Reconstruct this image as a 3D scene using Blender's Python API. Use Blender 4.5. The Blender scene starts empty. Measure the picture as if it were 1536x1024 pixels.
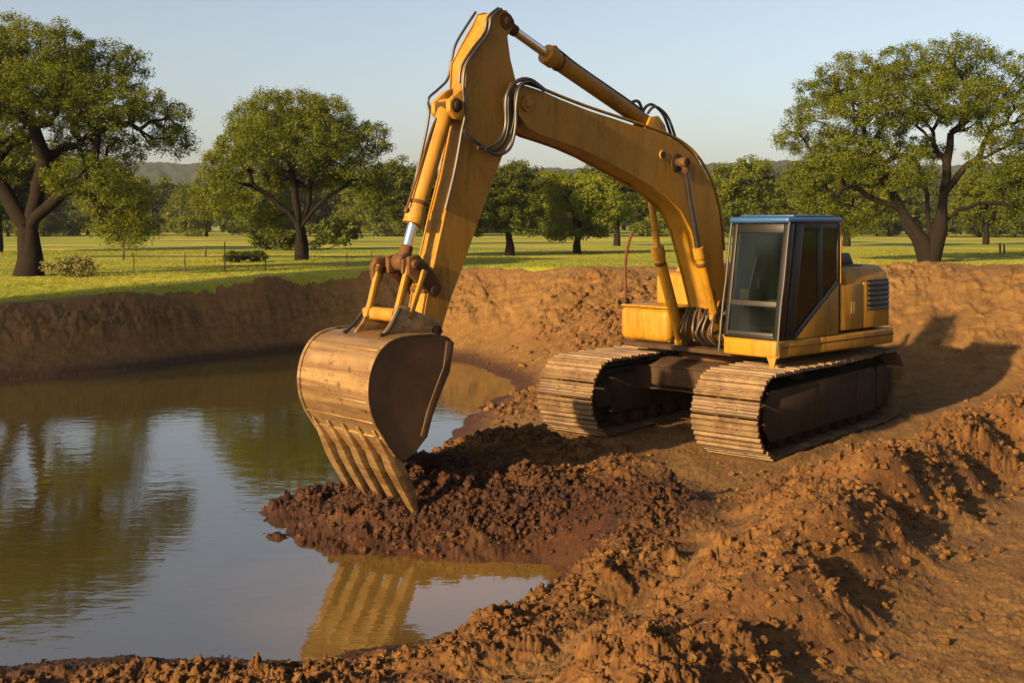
import bpy, bmesh, math, random
import numpy as np
from mathutils import Vector, Matrix, noise as mnoise

# ------------------------------------------------------------------ camera, sky, sun, exposure
C = bpy.context.scene.collection
scene = bpy.context.scene
R = math.radians
cam_d = bpy.data.cameras.new('camera'); cam = bpy.data.objects.new('camera', cam_d); C.objects.link(cam)
cam.location = (0, 0, 2.53); cam.rotation_euler = (R(90), 0, 0)
cam_d.sensor_width = 36.0; cam_d.lens = 1707 / 1536 * 36.0
cam_d.shift_y = -177 / 1536
cam_d.clip_start = 0.1; cam_d.clip_end = 6000
scene.camera = cam

SUN_DIR = Vector((-0.70, -0.714, 0)).normalized(); SUN_EL = R(19)
w = bpy.data.worlds.new('World'); scene.world = w; w.use_nodes = True
nt = w.node_tree; bg = nt.nodes['Background']
sky = nt.nodes.new('ShaderNodeTexSky'); sky.sky_type = 'NISHITA'; sky.sun_disc = False
sky.sun_elevation = SUN_EL; sky.sun_rotation = math.atan2(SUN_DIR.x, SUN_DIR.y)
sky.air_density = .85; sky.dust_density = 3.0; sky.ozone_density = .7; sky.altitude = 100
hs = nt.nodes.new('ShaderNodeHueSaturation'); hs.inputs['Saturation'].default_value = .85
wm = nt.nodes.new('ShaderNodeMix'); wm.data_type = 'RGBA'; wm.blend_type = 'MULTIPLY'; wm.inputs[0].default_value = 1.0; wm.inputs[7].default_value = (1.05, 1.0, .95, 1)
nt.links.new(sky.outputs[0], hs.inputs['Color']); nt.links.new(hs.outputs[0], wm.inputs[6]); nt.links.new(wm.outputs[2], bg.inputs[0]); bg.inputs[1].default_value = 0.053
sl = bpy.data.lights.new('sun', 'SUN'); so = bpy.data.objects.new('sun', sl); C.objects.link(so)
sl.energy = 5.0; sl.angle = R(1.2); sl.color = (1.0, 0.67, 0.33)
sd = Vector((SUN_DIR.x * math.cos(SUN_EL), SUN_DIR.y * math.cos(SUN_EL), math.sin(SUN_EL)))
so.rotation_euler = sd.to_track_quat('Z', 'Y').to_euler(); so.location = (-30, -20, 30)
scene.view_settings.view_transform = 'Standard'; scene.view_settings.look = 'None'
scene.view_settings.gamma = 1.0; scene.view_settings.exposure = 1.86
scene.cycles.max_bounces = 8; scene.cycles.transparent_max_bounces = 8
scene.cycles.use_denoising = True

rng = np.random.default_rng(11); random.seed(5)

# ------------------------------------------------------------------ helpers: objects
def tag(o, label=None, cat=None, group=None, kind=None):
    if label: o['label'] = label
    if cat: o['category'] = cat
    if group: o['group'] = group
    if kind: o['kind'] = kind
    return o
def empty(name, loc=(0, 0, 0), rz=0.0):
    o = bpy.data.objects.new(name, None); C.objects.link(o); o.location = loc; o.rotation_euler = (0, 0, rz)
    o.empty_display_size = 0.3
    return o
def np_mesh(name, verts, faces, mat=None, parent=None, smooth=False):
    verts = np.asarray(verts, np.float32); faces = np.asarray(faces, np.int32)
    me = bpy.data.meshes.new(name); n, k = faces.shape
    me.vertices.add(len(verts)); me.vertices.foreach_set('co', verts.ravel())
    me.loops.add(n * k); me.loops.foreach_set('vertex_index', faces.ravel())
    me.polygons.add(n); me.polygons.foreach_set('loop_start', np.arange(0, n * k, k, dtype=np.int32))
    me.polygons.foreach_set('use_smooth', np.full(n, smooth, bool))
    me.update(calc_edges=True)
    if mat: me.materials.append(mat)
    o = bpy.data.objects.new(name, me); C.objects.link(o)
    if parent: o.parent = parent
    return o

class MB:
    """collects shapes, then builds ONE mesh object"""
    def __init__(s): s.v = []; s.f = []
    def add(s, vs, fs):
        b = len(s.v); s.v += [tuple(p) for p in vs]; s.f += [tuple(i + b for i in f) for f in fs]; return s
    def box(s, x0, x1, y0, y1, z0, z1):
        v = [(x, y, z) for x in (x0, x1) for y in (y0, y1) for z in (z0, z1)]
        return s.add(v, [(0, 1, 3, 2), (4, 6, 7, 5), (0, 4, 5, 1), (2, 3, 7, 6), (0, 2, 6, 4), (1, 5, 7, 3)])
    def prism(s, prof, y0, y1):          # profile in (x,z), extruded along y
        n = len(prof)
        v = [(p[0], y0, p[1]) for p in prof] + [(p[0], y1, p[1]) for p in prof]
        return s.add(v, [tuple(range(n)), tuple(range(2 * n - 1, n - 1, -1))] +
                     [(i, i + n, (i + 1) % n + n, (i + 1) % n) for i in range(n)])
    def tube(s, pts, r, seg=10, cap=True):
        pts = [Vector(p) for p in pts]; n = len(pts)
        rr = r if isinstance(r, (list, tuple)) else [r] * n
        t0 = (pts[1] - pts[0]).normalized()
        up = Vector((0, 0, 1)) if abs(t0.z) < .9 else Vector((1, 0, 0))
        a = t0.cross(up).normalized(); vs = []
        for i in range(n):
            t = (pts[min(i + 1, n - 1)] - pts[max(i - 1, 0)]).normalized()
            a = (a - t * a.dot(t)).normalized(); b = t.cross(a)
            for k in range(seg):
                q = 2 * math.pi * k / seg
                vs.append(pts[i] + (a * math.cos(q) + b * math.sin(q)) * rr[i])
        fs = [(i * seg + k, i * seg + (k + 1) % seg, (i + 1) * seg + (k + 1) % seg, (i + 1) * seg + k)
              for i in range(n - 1) for k in range(seg)]
        if cap: fs += [tuple(range(seg - 1, -1, -1)), tuple(range((n - 1) * seg, n * seg))]
        return s.add(vs, fs)
    def cyl_y(s, x, z, y0, y1, r, seg=24): return s.tube([(x, y0, z), (x, y1, z)], r, seg)
    def xf(s, M): s.v = [tuple(M @ Vector(p)) for p in s.v]; return s
    def build(s, name, mat, parent=None, bevel=0.0, bseg=2, smooth=35, jitter=0.0):
        bm = bmesh.new(); vs = [bm.verts.new(p) for p in s.v]
        for f in s.f:
            try: bm.faces.new([vs[i] for i in f])
            except ValueError: pass
        bmesh.ops.recalc_face_normals(bm, faces=bm.faces)
        if bevel > 0:
            es = [e for e in bm.edges if len(e.link_faces) == 2 and e.calc_face_angle(0) > R(28)]
            bmesh.ops.bevel(bm, geom=es, offset=bevel, segments=bseg, affect='EDGES', profile=.5, clamp_overlap=True)
        me = bpy.data.meshes.new(name); bm.to_mesh(me); bm.free()
        if smooth:
            me.polygons.foreach_set('use_smooth', np.ones(len(me.polygons), bool)); me.set_sharp_from_angle(angle=R(smooth))
        if mat: me.materials.append(mat)
        o = bpy.data.objects.new(name, me); C.objects.link(o)
        if parent: o.parent = parent
        return o
def spline(pts, n=6):
    P = [Vector(p) for p in pts]; out = []
    for i in range(len(P) - 1):
        a, b, c, d = P[max(i - 1, 0)], P[i], P[i + 1], P[min(i + 2, len(P) - 1)]
        for k in range(n):
            t = k / n
            out.append(.5 * ((2 * b) + (c - a) * t + (2 * a - 5 * b + 4 * c - d) * t * t + (3 * b - a - 3 * c + d) * t ** 3))
    out.append(P[-1]); return out

# ------------------------------------------------------------------ helpers: noise on arrays
def _h(ix, iy, s):
    h = (ix.astype(np.int64) * 374761393 + iy.astype(np.int64) * 668265263 + s * 982451653) & 0xffffffff
    h = ((h ^ (h >> 13)) * 1274126177) & 0xffffffff
    h = ((h ^ (h >> 16)) * 2246822519) & 0xffffffff
    return (h ^ (h >> 15)) & 0xffffffff
def _r(ix, iy, s): return _h(ix, iy, s) / 4294967296.0
def perlin(x, y, s=0):
    xi = np.floor(x); yi = np.floor(y); fx = x - xi; fy = y - yi
    u = fx * fx * fx * (fx * (fx * 6 - 15) + 10); v = fy * fy * fy * (fy * (fy * 6 - 15) + 10)
    def g(a, b):
        q = _r(xi + a, yi + b, s) * (2 * np.pi); return np.cos(q) * (fx - a) + np.sin(q) * (fy - b)
    return ((g(0, 0) * (1 - u) + g(1, 0) * u) * (1 - v) + (g(0, 1) * (1 - u) + g(1, 1) * u) * v) * 1.5
def fbm(x, y, s=0, o=4, gain=.5):
    r = 0; a = 1.0
    for k in range(o): r = r + a * perlin(x, y, s + k * 17); x = x * 2.03; y = y * 2.03; a *= gain
    return r
def clod(x, y, size, s):
    """overlapping rounded lumps: 0..1"""
    x = x / size; y = y / size
    xi = np.floor(x); yi = np.floor(y); out = np.zeros_like(x)
    for a in (-1, 0, 1):
        for b in (-1, 0, 1):
            cx = xi + a; cy = yi + b
            px = cx + _r(cx, cy, s); py = cy + _r(cx, cy, s + 1); rad = .35 + .55 * _r(cx, cy, s + 2) ** 1.5
            q = 1 - ((x - px) ** 2 + (y - py) ** 2) / rad ** 2
            out = np.maximum(out, np.sqrt(np.maximum(q, 0)) * rad)
    return out
def chunk(x, y, size, s):
    """broken, tilted flakes with cracks between them: about 0..1"""
    x = x / size; y = y / size; xi = np.floor(x); yi = np.floor(y)
    f1 = np.full(x.shape, 9.0); f2 = f1.copy(); h = np.zeros(x.shape)
    for a in (-1, 0, 1):
        for b in (-1, 0, 1):
            cx = xi + a; cy = yi + b; dx = x - cx - _r(cx, cy, s); dy = y - cy - _r(cx, cy, s + 1); d = np.hypot(dx, dy)
            hh = _r(cx, cy, s + 2) * .7 + dx * (_r(cx, cy, s + 3) - .5) * 1.3 + dy * (_r(cx, cy, s + 4) - .5) * 1.3
            m = d < f1; f2 = np.where(m, f1, np.minimum(f2, d)); h = np.where(m, hh, h); f1 = np.minimum(f1, d)
    q = np.clip((f2 - f1) / .42, 0, 1)
    return np.maximum(h, 0) * (q * (2 - q)) 
def seg_dist(x, y, pts):
    """distance to a polyline and the interpolated extra values at the nearest point"""
    best = np.full(x.shape, 1e9); val = np.zeros(x.shape)
    for p, q in zip(pts[:-1], pts[1:]):
        dx, dy = q[0] - p[0], q[1] - p[1]
        t = np.clip(((x - p[0]) * dx + (y - p[1]) * dy) / (dx * dx + dy * dy), 0, 1)
        d = np.hypot(x - p[0] - t * dx, y - p[1] - t * dy); m = d < best
        best = np.where(m, d, best); val = np.where(m, p[2] + (q[2] - p[2]) * t, val)
    return best, val

# ------------------------------------------------------------------ helpers: materials
class NT:
    def __init__(s, name):
        s.m = bpy.data.materials.new(name); s.m.use_nodes = True; s.t = s.m.node_tree
        s.p = s.t.nodes['Principled BSDF']; s.out = s.t.nodes['Material Output']
        s.tc = s.t.nodes.new('ShaderNodeTexCoord')
    def n(s, typ, **kw):
        nd = s.t.nodes.new(typ)
        for k, v in kw.items(): setattr(nd, k, v)
        return nd
    def l(s, a, b): s.t.links.new(a, b)
    def noise(s, scale, detail=6, rough=.6, vec=None, dist=0.0, coord='Object', sc=None):
        nd = s.n('ShaderNodeTexNoise'); nd.inputs['Scale'].default_value = scale
        nd.inputs['Detail'].default_value = detail; nd.inputs['Roughness'].default_value = rough
        nd.inputs['Distortion'].default_value = dist
        v = vec or s.tc.outputs[coord]
        if sc:
            mp = s.n('ShaderNodeMapping'); mp.inputs['Scale'].default_value = sc; s.l(v, mp.inputs[0]); v = mp.outputs[0]
        s.l(v, nd.inputs['Vector']); return nd.outputs['Fac']
    def ramp(s, f, stops):
        r = s.n('ShaderNodeValToRGB'); e = r.color_ramp.elements
        while len(e) < len(stops): e.new(.5)
        for q, (p, c) in zip(e, stops): q.position = p; q.color = (c if isinstance(c, tuple) else (c, c, c)) + (1,)
        s.l(f, r.inputs[0]); return r.outputs[0]
    def mix(s, f, a, b, mode='MIX'):
        m = s.n('ShaderNodeMix', data_type='RGBA', blend_type=mode)
        for sock, v in ((m.inputs[0], f), (m.inputs[6], a), (m.inputs[7], b)):
            if isinstance(v, (int, float)): sock.default_value = v
            elif isinstance(v, tuple): sock.default_value = v + (1,)
            else: s.l(v, sock)
        return m.outputs[2]
    def bump(s, h, strength=.4, dist=.02, prev=None):
        b = s.n('ShaderNodeBump'); b.inputs['Strength'].default_value = strength; b.inputs['Distance'].default_value = dist
        s.l(h, b.inputs['Height'])
        if prev: s.l(prev, b.inputs['Normal'])
        return b.outputs[0]
    def set(s, color=None, rough=None, metal=None, normal=None, spec=None):
        for nm, v in (('Base Color', color), ('Roughness', rough), ('Metallic', metal), ('Normal', normal), ('Specular IOR Level', spec)):
            if v is None: continue
            if isinstance(v, (int, float)): s.p.inputs[nm].default_value = v
            elif isinstance(v, tuple): s.p.inputs[nm].default_value = v + (1,)
            else: s.l(v, s.p.inputs[nm])
        return s.m

def mat_paint(name, base, dusty, rust, dust_amt=.5, rough=.42, rust_amt=.62):
    a = NT(name)
    n1 = a.noise(1.6, 8, .65); n2 = a.noise(9, 8, .7, dist=.6); n3 = a.noise(3.2, 8, .7, sc=(3, 3, .5), dist=.4)
    c = a.mix(a.ramp(n1, [(.35, 0.0), (.75, dust_amt)]), base, dusty)
    c = a.mix(a.ramp(n3, [(.48, 0.0), (.68, .7)]), c, tuple(x * .58 for x in base))
    c = a.mix(a.ramp(n2, [(rust_amt, 0.0), (rust_amt + .06, .85)]), c, rust)
    n4 = a.noise(5, 8, .75, sc=(1.2, 1.2, .22), dist=.5); c = a.mix(a.ramp(n4, [(.52, 0.0), (.64, .62)]), c, tuple(x * .42 for x in base))
    n5 = a.noise(34, 4, .6, sc=(1, 1, .35)); c = a.mix(a.ramp(n5, [(.63, 0.0), (.68, .65)]), c, rust)
    a.set(c, a.ramp(n1, [(.3, rough - .08), (.8, rough + .22)]), normal=a.bump(n2, .12, .004), spec=.2)
    return a.m
def mat_plain(name, col, rough=.5, metal=0.0, var=.35, scale=7, bump=.15, spec=.5):
    a = NT(name); n = a.noise(scale, 7, .65)
    a.set(a.mix(n, tuple(x * (1 - var) for x in col), tuple(min(1, x * (1 + var)) for x in col)), rough, metal,
          a.bump(n, bump, .006), spec)
    return a.m
M = {}
M['yellow'] = mat_paint('yellow_paint', (.225, .112, .0050), (.195, .115, .026), (.07, .026, .005), .6, .48, .68)
M['yellow_worn'] = mat_paint('worn_yellow_paint', (.22, .108, .007), (.215, .125, .030), (.075, .030, .008), .85, .52, .61)
M['dark'] = mat_plain('dark_muddy_steel', (.034, .021, .011), .9, 0, .85, 5, .6, .12)
M['black'] = mat_plain('black_paint', (.0042, .0042, .0045), .45, 0, .25, 7, .1, .25)
M['rubber'] = mat_plain('black_hose_rubber', (0.01364, 0.01054, 0.00868), .5, 0, .4, 20)
M['blue'] = mat_plain('blue_paint', (.013, .050, .140), .38, 0, .3, 5)
M['trim_blue'] = mat_plain('dark_blue_trim', (.008, .022, .055), .45, 0, .3, 5)
M['chrome'] = mat_plain('chrome_rod', (.62, .60, .57), .16, 1.0, .12, 12, .03)
M['rodgrease'] = mat_plain('greasy_rod', (.10, .085, .075), .25, .9, .4, 12, .05)
M['frame_grey'] = mat_plain('grey_trim', (.012, .0105, .009), .5, 0, .35, 7, .1, .3)
M['rust'] = mat_plain('rusty_casting', (.062, .029, .010), .8, .1, .8, 16, .8, .2)
def mat_bucket():
    a = NT('worn_bucket_steel')
    n1 = a.noise(1.7, 9, .62, sc=(3, .22, 5), dist=.5); n2 = a.noise(16, 7, .75, sc=(1, .6, 1)); n3 = a.noise(2.6, 8, .65); n4 = a.noise(7, 5, .6, sc=(3, .12, 6))
    c = a.ramp(n1, [(.32, (.095, .050, .019)), (.47, (.17, .102, .040)), (.62, (.28, .185, .080))])
    c = a.mix(a.ramp(n4, [(.56, 0.0), (.64, .32)]), c, (.30, .20, .11))
    c = a.mix(a.ramp(n2, [(.56, 0.0), (.66, .75)]), c, (.032, .014, .006))
    c = a.mix(a.ramp(n3, [(.52, 0.0), (.68, .65)]), c, (.085, .041, .013))
    a.set(c, a.ramp(n3, [(.3, .33), (.7, .6)]), .6, a.bump(n2, .2, .005)); return a.m
M['bucket'] = mat_bucket()
M['bucket_side'] = mat_plain('dull_brown_bucket_side', (.072, .039, .018), .6, .3, .8, 2.6, .6, .3)
def mat_shoe():
    a = NT('muddy_track_steel'); n1 = a.noise(5, 8, .7); n2 = a.noise(22, 6, .7); ge = a.n('ShaderNodeNewGeometry')
    c = a.ramp(n1, [(.3, (0.062, 0.03224, 0.0124)), (.5, (0.1488, 0.0899, 0.0341)), (.75, (0.2232, 0.1457, 0.062))])
    c = a.mix(1.0, c, a.ramp(ge.outputs['Random Per Island'], [(0, .46), (.5, .60), (1, .80)]), 'MULTIPLY')
    n5 = a.noise(2.6, 8, .7); c = a.mix(a.ramp(n5, [(.5, 0.0), (.62, .8)]), c, (.045, .022, .008))
    c = a.mix(a.ramp(n2, [(.55, 0.0), (.72, .75)]), c, (.06, .03, .015))
    a.set(c, .6, .15, a.bump(n2, .5, .012)); return a.m
M['shoe'] = mat_shoe()
def mat_glass(name, tint, refl):
    a = NT(name); t = a.t; t.nodes.remove(a.p)
    tr = a.n('ShaderNodeBsdfTransparent'); tr.inputs[0].default_value = tint + (1,)
    gl = a.n('ShaderNodeBsdfGlossy'); gl.inputs['Roughness'].default_value = .06; gl.inputs[0].default_value = (.85, .9, .88, 1)
    df = a.n('ShaderNodeBsdfDiffuse'); n = a.noise(1.7, 3, .5, sc=(1, 1.6, .4))
    a.l(a.ramp(n, [(.3, (.008, .011, .008)), (.8, (.05, .058, .038))]), df.inputs[0])
    fr = a.n('ShaderNodeFresnel'); fr.inputs[0].default_value = refl
    m1 = a.n('ShaderNodeMixShader'); m2 = a.n('ShaderNodeMixShader')
    a.l(a.ramp(n, [(.35, .01), (.75, .09)]), m1.inputs[0]); a.l(tr.outputs[0], m1.inputs[1]); a.l(df.outputs[0], m1.inputs[2])
    a.l(fr.outputs[0], m2.inputs[0]); a.l(m1.outputs[0], m2.inputs[1]); a.l(gl.outputs[0], m2.inputs[2])
    a.l(m2.outputs[0], a.out.inputs[0]); return a.m
M['glass'] = mat_glass('dusty_cab_glass', (.62, .72, .64), 1.30)
M['glass_dark'] = mat_glass('dark_cab_glass', (.58, .58, .50), 1.33)

def mat_soil():
    a = NT('brown_soil'); at = a.n('ShaderNodeAttribute', attribute_name='rough'); f = at.outputs['Fac']
    n0 = a.noise(.55, 6, .6, coord='Object'); n1 = a.noise(5, 8, .68); n2 = a.noise(26, 7, .7); n3 = a.noise(90, 4, .7)
    dry = a.ramp(n1, [(.3, (.074, .037, .0090)), (.55, (.120, .065, .0165)), (.78, (.180, .105, .031))])
    clo = a.ramp(n1, [(.28, (.026, .0105, .0024)), (.5, (.085, .038, .008)), (.75, (.155, .080, .018))])
    mx = a.n('ShaderNodeMath', operation='ADD'); a.l(f, mx.inputs[0])
    sb = a.n('ShaderNodeMath', operation='MULTIPLY_ADD'); a.l(n0, sb.inputs[0]); sb.inputs[1].default_value = .9; sb.inputs[2].default_value = -.45
    a.l(sb.outputs[0], mx.inputs[1])
    c = a.mix(a.ramp(mx.outputs[0], [(.12, 0.0), (.62, 1.0)]), dry, clo)
    c = a.mix(a.ramp(n2, [(.35, .55), (.62, 0.0)]), c, (.04, .019, .008))
    bk = a.n('ShaderNodeAttribute', attribute_name='bank')
    n4 = a.noise(2.6, 10, .74, sc=(1, .6, 2.5), dist=1.2)
    c = a.mix(a.mix(1.0, bk.outputs['Color'], a.ramp(n4, [(.3, .95), (.7, .35)]), 'MULTIPLY'), c, a.ramp(n4, [(.32, (.026, .013, .0042)), (.5, (.088, .047, .0125)), (.68, (.165, .098, .029))]))
    wt = a.n('ShaderNodeAttribute', attribute_name='wet_shade')
    c = a.mix(wt.outputs['Fac'], c, a.mix(1.0, c, (.31, .205, .115), 'MULTIPLY'))  # darkens wet soil, and paints the bucket's shade at the dig
    b = a.bump(n1, .35, .03); b = a.bump(n2, .7, .016, b); b = a.bump(n3, .5, .006, b)
    ro = a.n('ShaderNodeMath', operation='MULTIPLY_ADD'); a.l(wt.outputs['Fac'], ro.inputs[0]); ro.inputs[1].default_value = -.22; ro.inputs[2].default_value = .95
    a.set(c, ro.outputs[0], 0, b, .25); return a.m
M['soil'] = mat_soil()
def mat_grass(name, tall=False):
    a = NT(name); n0 = a.noise(.09, 5, .6, sc=(.6, 1.4, 1)); n1 = a.noise(.8, 7, .7, sc=(.5, 2.2, 1)); n2 = a.noise(14, 5, .7)
    c = a.ramp(n0, [(.32, (.085, .125, .008)), (.5, (.185, .200, .015)), (.68, (.34, .285, .038))])
    c = a.mix(a.ramp(n1, [(.32, .6), (.55, 0.0)]), c, (.07, .09, .008))
    c = a.mix(a.ramp(n2, [(.3, .35), (.6, 0.0)]), c, (.06, .075, .007))
    a.set(c, .9, 0, a.bump(n2, .8, .05), .2); return a.m
M['grass'] = mat_grass('grass_field')
def mat_leaf(name, dark, mid, light, trans=.35):
    a = NT(name); t = a.t; t.nodes.remove(a.p)
    g = a.n('ShaderNodeNewGeometry'); n = a.noise(.5, 4, .6)
    ad = a.n('ShaderNodeMath', operation='MULTIPLY_ADD'); a.l(g.outputs['Random Per Island'], ad.inputs[0]); ad.inputs[1].default_value = .38
    sc = a.n('ShaderNodeMath', operation='MULTIPLY'); a.l(n, sc.inputs[0]); sc.inputs[1].default_value = .68; a.l(sc.outputs[0], ad.inputs[2])
    c = a.ramp(ad.outputs[0], [(.12, dark), (.5, mid), (.85, light)])
    d = a.n('ShaderNodeBsdfDiffuse'); a.l(c, d.inputs[0]); tr = a.n('ShaderNodeBsdfTranslucent')
    a.l(a.mix(1.0, c, (1.25, 1.15, .6), 'MULTIPLY'), tr.inputs[0])
    gl = a.n('ShaderNodeBsdfGlossy'); gl.inputs[0].default_value = (.6, .6, .55, 1); gl.inputs['Roughness'].default_value = .5
    m = a.n('ShaderNodeMixShader'); m.inputs[0].default_value = trans; a.l(d.outputs[0], m.inputs[1]); a.l(tr.outputs[0], m.inputs[2])
    m2 = a.n('ShaderNodeMixShader'); m2.inputs[0].default_value = .012; a.l(m.outputs[0], m2.inputs[1]); a.l(gl.outputs[0], m2.inputs[2])
    a.l(m2.outputs[0], a.out.inputs[0]); return a.m
M['leaf'] = mat_leaf('oak_leaves', (.024, .040, .004), (.074, .100, .008), (.140, .148, .013), .5)
M['leaf_far'] = mat_leaf('far_leaves', (.034, .054, .005), (.082, .106, .009), (.135, .145, .014), .5)
M['leaf_bright'] = mat_leaf('bright_leaves', (.060, .092, .008), (.125, .155, .012), (.18, .19, .02), .5)
M['leaf_dark'] = mat_leaf('dark_leaves', (.018, .030, .004), (.044, .060, .007), (.08, .088, .012), .4)
M['blade'] = mat_leaf('grass_blades', (.070, .110, .007), (.145, .170, .012), (.26, .235, .03), .45)
M['bush'] = mat_leaf('bush_leaves', (0.0576, 0.0648, 0.0216), (0.1224, 0.1188, 0.0432), (0.2016, 0.18, 0.072), .35)
M['bark'] = mat_plain('dark_bark', (.0085, .0066, .0048), .95, 0, .6, 8, 1.0, .1)
M['post'] = mat_plain('weathered_post', (0.0217, 0.0186, 0.01488), .8, 0, .4)
def mat_water():
    a = NT('murky_water')
    n1 = a.noise(2.6, 3, .5, sc=(1, 1.5, 1), dist=.2); n2 = a.noise(9, 3, .5, sc=(.7, 1.6, 1)); n3 = a.noise(.25, 3, .5)
    b = a.bump(n1, .085, .03); mm = a.n('ShaderNodeMath', operation='MULTIPLY'); a.l(n2, mm.inputs[0]); a.l(a.ramp(n3, [(.35, .25), (.65, 1.0)]), mm.inputs[1])
    b = a.bump(mm.outputs[0], .15, .012, b)
    vd = a.n('ShaderNodeVectorMath', operation='DISTANCE'); a.l(a.tc.outputs['Object'], vd.inputs[0]); vd.inputs[1].default_value = (-.3, 8.9, ZW)
    nz = a.noise(.9, 5, .6); ad = a.n('ShaderNodeMath', operation='MULTIPLY_ADD'); a.l(nz, ad.inputs[0]); ad.inputs[1].default_value = 1.6; a.l(vd.outputs['Value'], ad.inputs[2])
    dv = a.n('ShaderNodeMath', operation='MULTIPLY'); a.l(ad.outputs[0], dv.inputs[0]); dv.inputs[1].default_value = .25
    silt = a.ramp(dv.outputs[0], [(.25, (.115, .070, .014)), (.75, (.032, .026, .007))])
    a.set(silt, .03, 0, b); a.p.inputs['IOR'].default_value = 2.6; return a.m


# ------------------------------------------------------------------ ground: control heights -> smooth surface -> clods
ZW = -0.30                                                     # pond level
M['water'] = mat_water()
SHORE = [(-16, 5.2), (-10, 5.6), (-6, 6.6), (-3.25, 7.23), (-2.26, 7.43), (-1.36, 7.32), (-.57, 7.67), (-.04, 7.98), (.42, 8.78), (.37, 9.38),
         (-.38, 9.6), (-.96, 9.8), (-1.5, 10.05), (-1.85, 10.6), (-2.1, 11.3), (-1.85, 12.1), (-1.45, 12.8), (-1.15, 13.7), (-.8, 14.8),
         (-.71, 15.6), (-.39, 17.3), (.14, 19.2), (.0, 20.6), (-.49, 22.2), (-1.05, 23.4), (-3.2, 26.0), (-4.8, 25.6), (-6.5, 23.6), (-7.8, 21.6),
         (-9.3, 20.4), (-14, 18.3), (-19, 16)]
CP = [(x, y, ZW) for x, y in SHORE]
CP += [(x, y, ZW - .55) for x, y in [(-4, 9.2), (-4, 14), (-7, 16.5), (-3, 17), (-2.2, 20.5), (-3.6, 23), (-8, 18), (-6, 9), (-10, 13), (-15, 10), (-18, 13), (-5, 20), (-2, 14.6)]]
CP += [(x, y, ZW - .2) for x, y in [(-1.2, 8.6), (-2.3, 8.7), (-.4, 8.9), (-1.6, 18), (-1.3, 21)]]
CP += [(0, 0, .45), (0, 3, .32), (3, 3, .35), (-3, 3, .3), (-6, 4.0, .0), (-3, 5.7, -.13), (-1.4, 6.2, -.10), (-12, 3, .3), (6, 3, .4), (5, 6, .3), (8, 8, .5), (14, 5, .6),
       (0, -8, .5), (-12, -6, .5), (12, -6, .6), (-25, 0, .6), (25, 2, .8), (-28, 12, .7)]
CP += [(.55, 6.9, -.02), (1.15, 8.4, 0), (-.2, 6.3, -.03), (1.5, 10.5, 0), (2.2, 11, 0), (1.5, 12.8, 0), (2.65, 11.9, 0), (3.6, 12, 0), (5, 14.6, 0), (2.8, 14.3, 0), (1.0, 13.7, 0),
       (.5, 14.4, -.02), (3, 17, .02), (5.6, 15.6, .03), (4.6, 17, .03), (1.2, 16.5, 0), (3.6, 10, .05), (.2, 12.6, -.04), (.3, 11.4, -.05), (.9, 9.6, .02), (.2, 15.5, -.12), (.6, 17.4, -.08)]
CP += [(1.3, 19.5, .10), (2.2, 21, .45), (3, 22.3, 1.0), (-.3, 24.4, .15), (-2, 25.4, .15), (.9, 22.4, .28), (1.0, 24.0, .95)]
CP += [(5.6, 18, .12), (6.2, 19.5, .75), (6.6, 16.8, .12), (8, 17.6, .8), (9, 16.6, .85), (7.2, 21.2, 1.68), (9, 20.2, 1.76), (4.6, 20.6, .7), (4.6, 22.4, 1.6), (11, 18.2, 1.77), (9.2, 14.2, .62), (6.4, 11.4, .36), (5.2, 9.0, .26), (3.6, 7.2, .26), (12, 15.5, 1.5), (12, 12, 1.2), (16, 12, 1.7)]
CREST = [(-1.2, 18.2, .9), (-.8, 20.2, .92), (-.45, 22.6, .90), (-.33, 24.2, 1.04), (-.215, 26.3, 1.25), (-.12, 28.0, 1.38), (-.04, 26.9, 1.457), (.05, 25.4, 1.53), (.125, 24.4, 1.57), (.2, 23.4, 1.63),
         (.335, 22, 1.7), (.45, 20.5, 1.77), (.6, 18.5, 1.8), (.9, 15.5, 1.85)]
CP += [(u * d, d, z) for u, d, z in CREST]
CP += [(u * (d + 2), d + 2, z - .03) for u, d, z in CREST]
CP += [(u * (d + 9), d + 9, z * .45 + .55) for u, d, z in CREST]
CP += [(u * 44, 44, 1.05) for u in (-1, -.6, -.4, -.2, 0, .2, .4, .6, 1)] + [(u * 60, 60, 1.0) for u in (-1, -.5, 0, .5, 1)]
CP = np.array(CP, float)
def _tps(r2): return np.where(r2 > 1e-12, .5 * r2 * np.log(np.maximum(r2, 1e-12)), 0)
_n = len(CP); _A = np.zeros((_n + 3, _n + 3)); _d = CP[:, None, :2] - CP[None, :, :2]
_A[:_n, :_n] = _tps((_d ** 2).sum(-1)) + np.eye(_n) * .02
_A[:_n, _n] = 1; _A[:_n, _n + 1:] = CP[:, :2]; _A[_n, :_n] = 1; _A[_n + 1:, :_n] = CP[:, :2].T
_W = np.linalg.solve(_A, np.concatenate([CP[:, 2], np.zeros(3)]))
_cu = np.array([c[0] for c in CREST]); _cd = np.array([c[1] for c in CREST])
def crest_d(x, y):
    u = np.where(y > 1, x / np.maximum(y, 1), np.sign(x) * 9); return np.interp(np.arctan(u), np.arctan(_cu), _cd)
_cz = np.array([c[2] for c in CREST])
def crest_z(x, y):
    u = np.where(y > 1, x / np.maximum(y, 1), np.sign(x) * 9); return np.interp(np.arctan(u), np.arctan(_cu), _cz)
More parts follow.
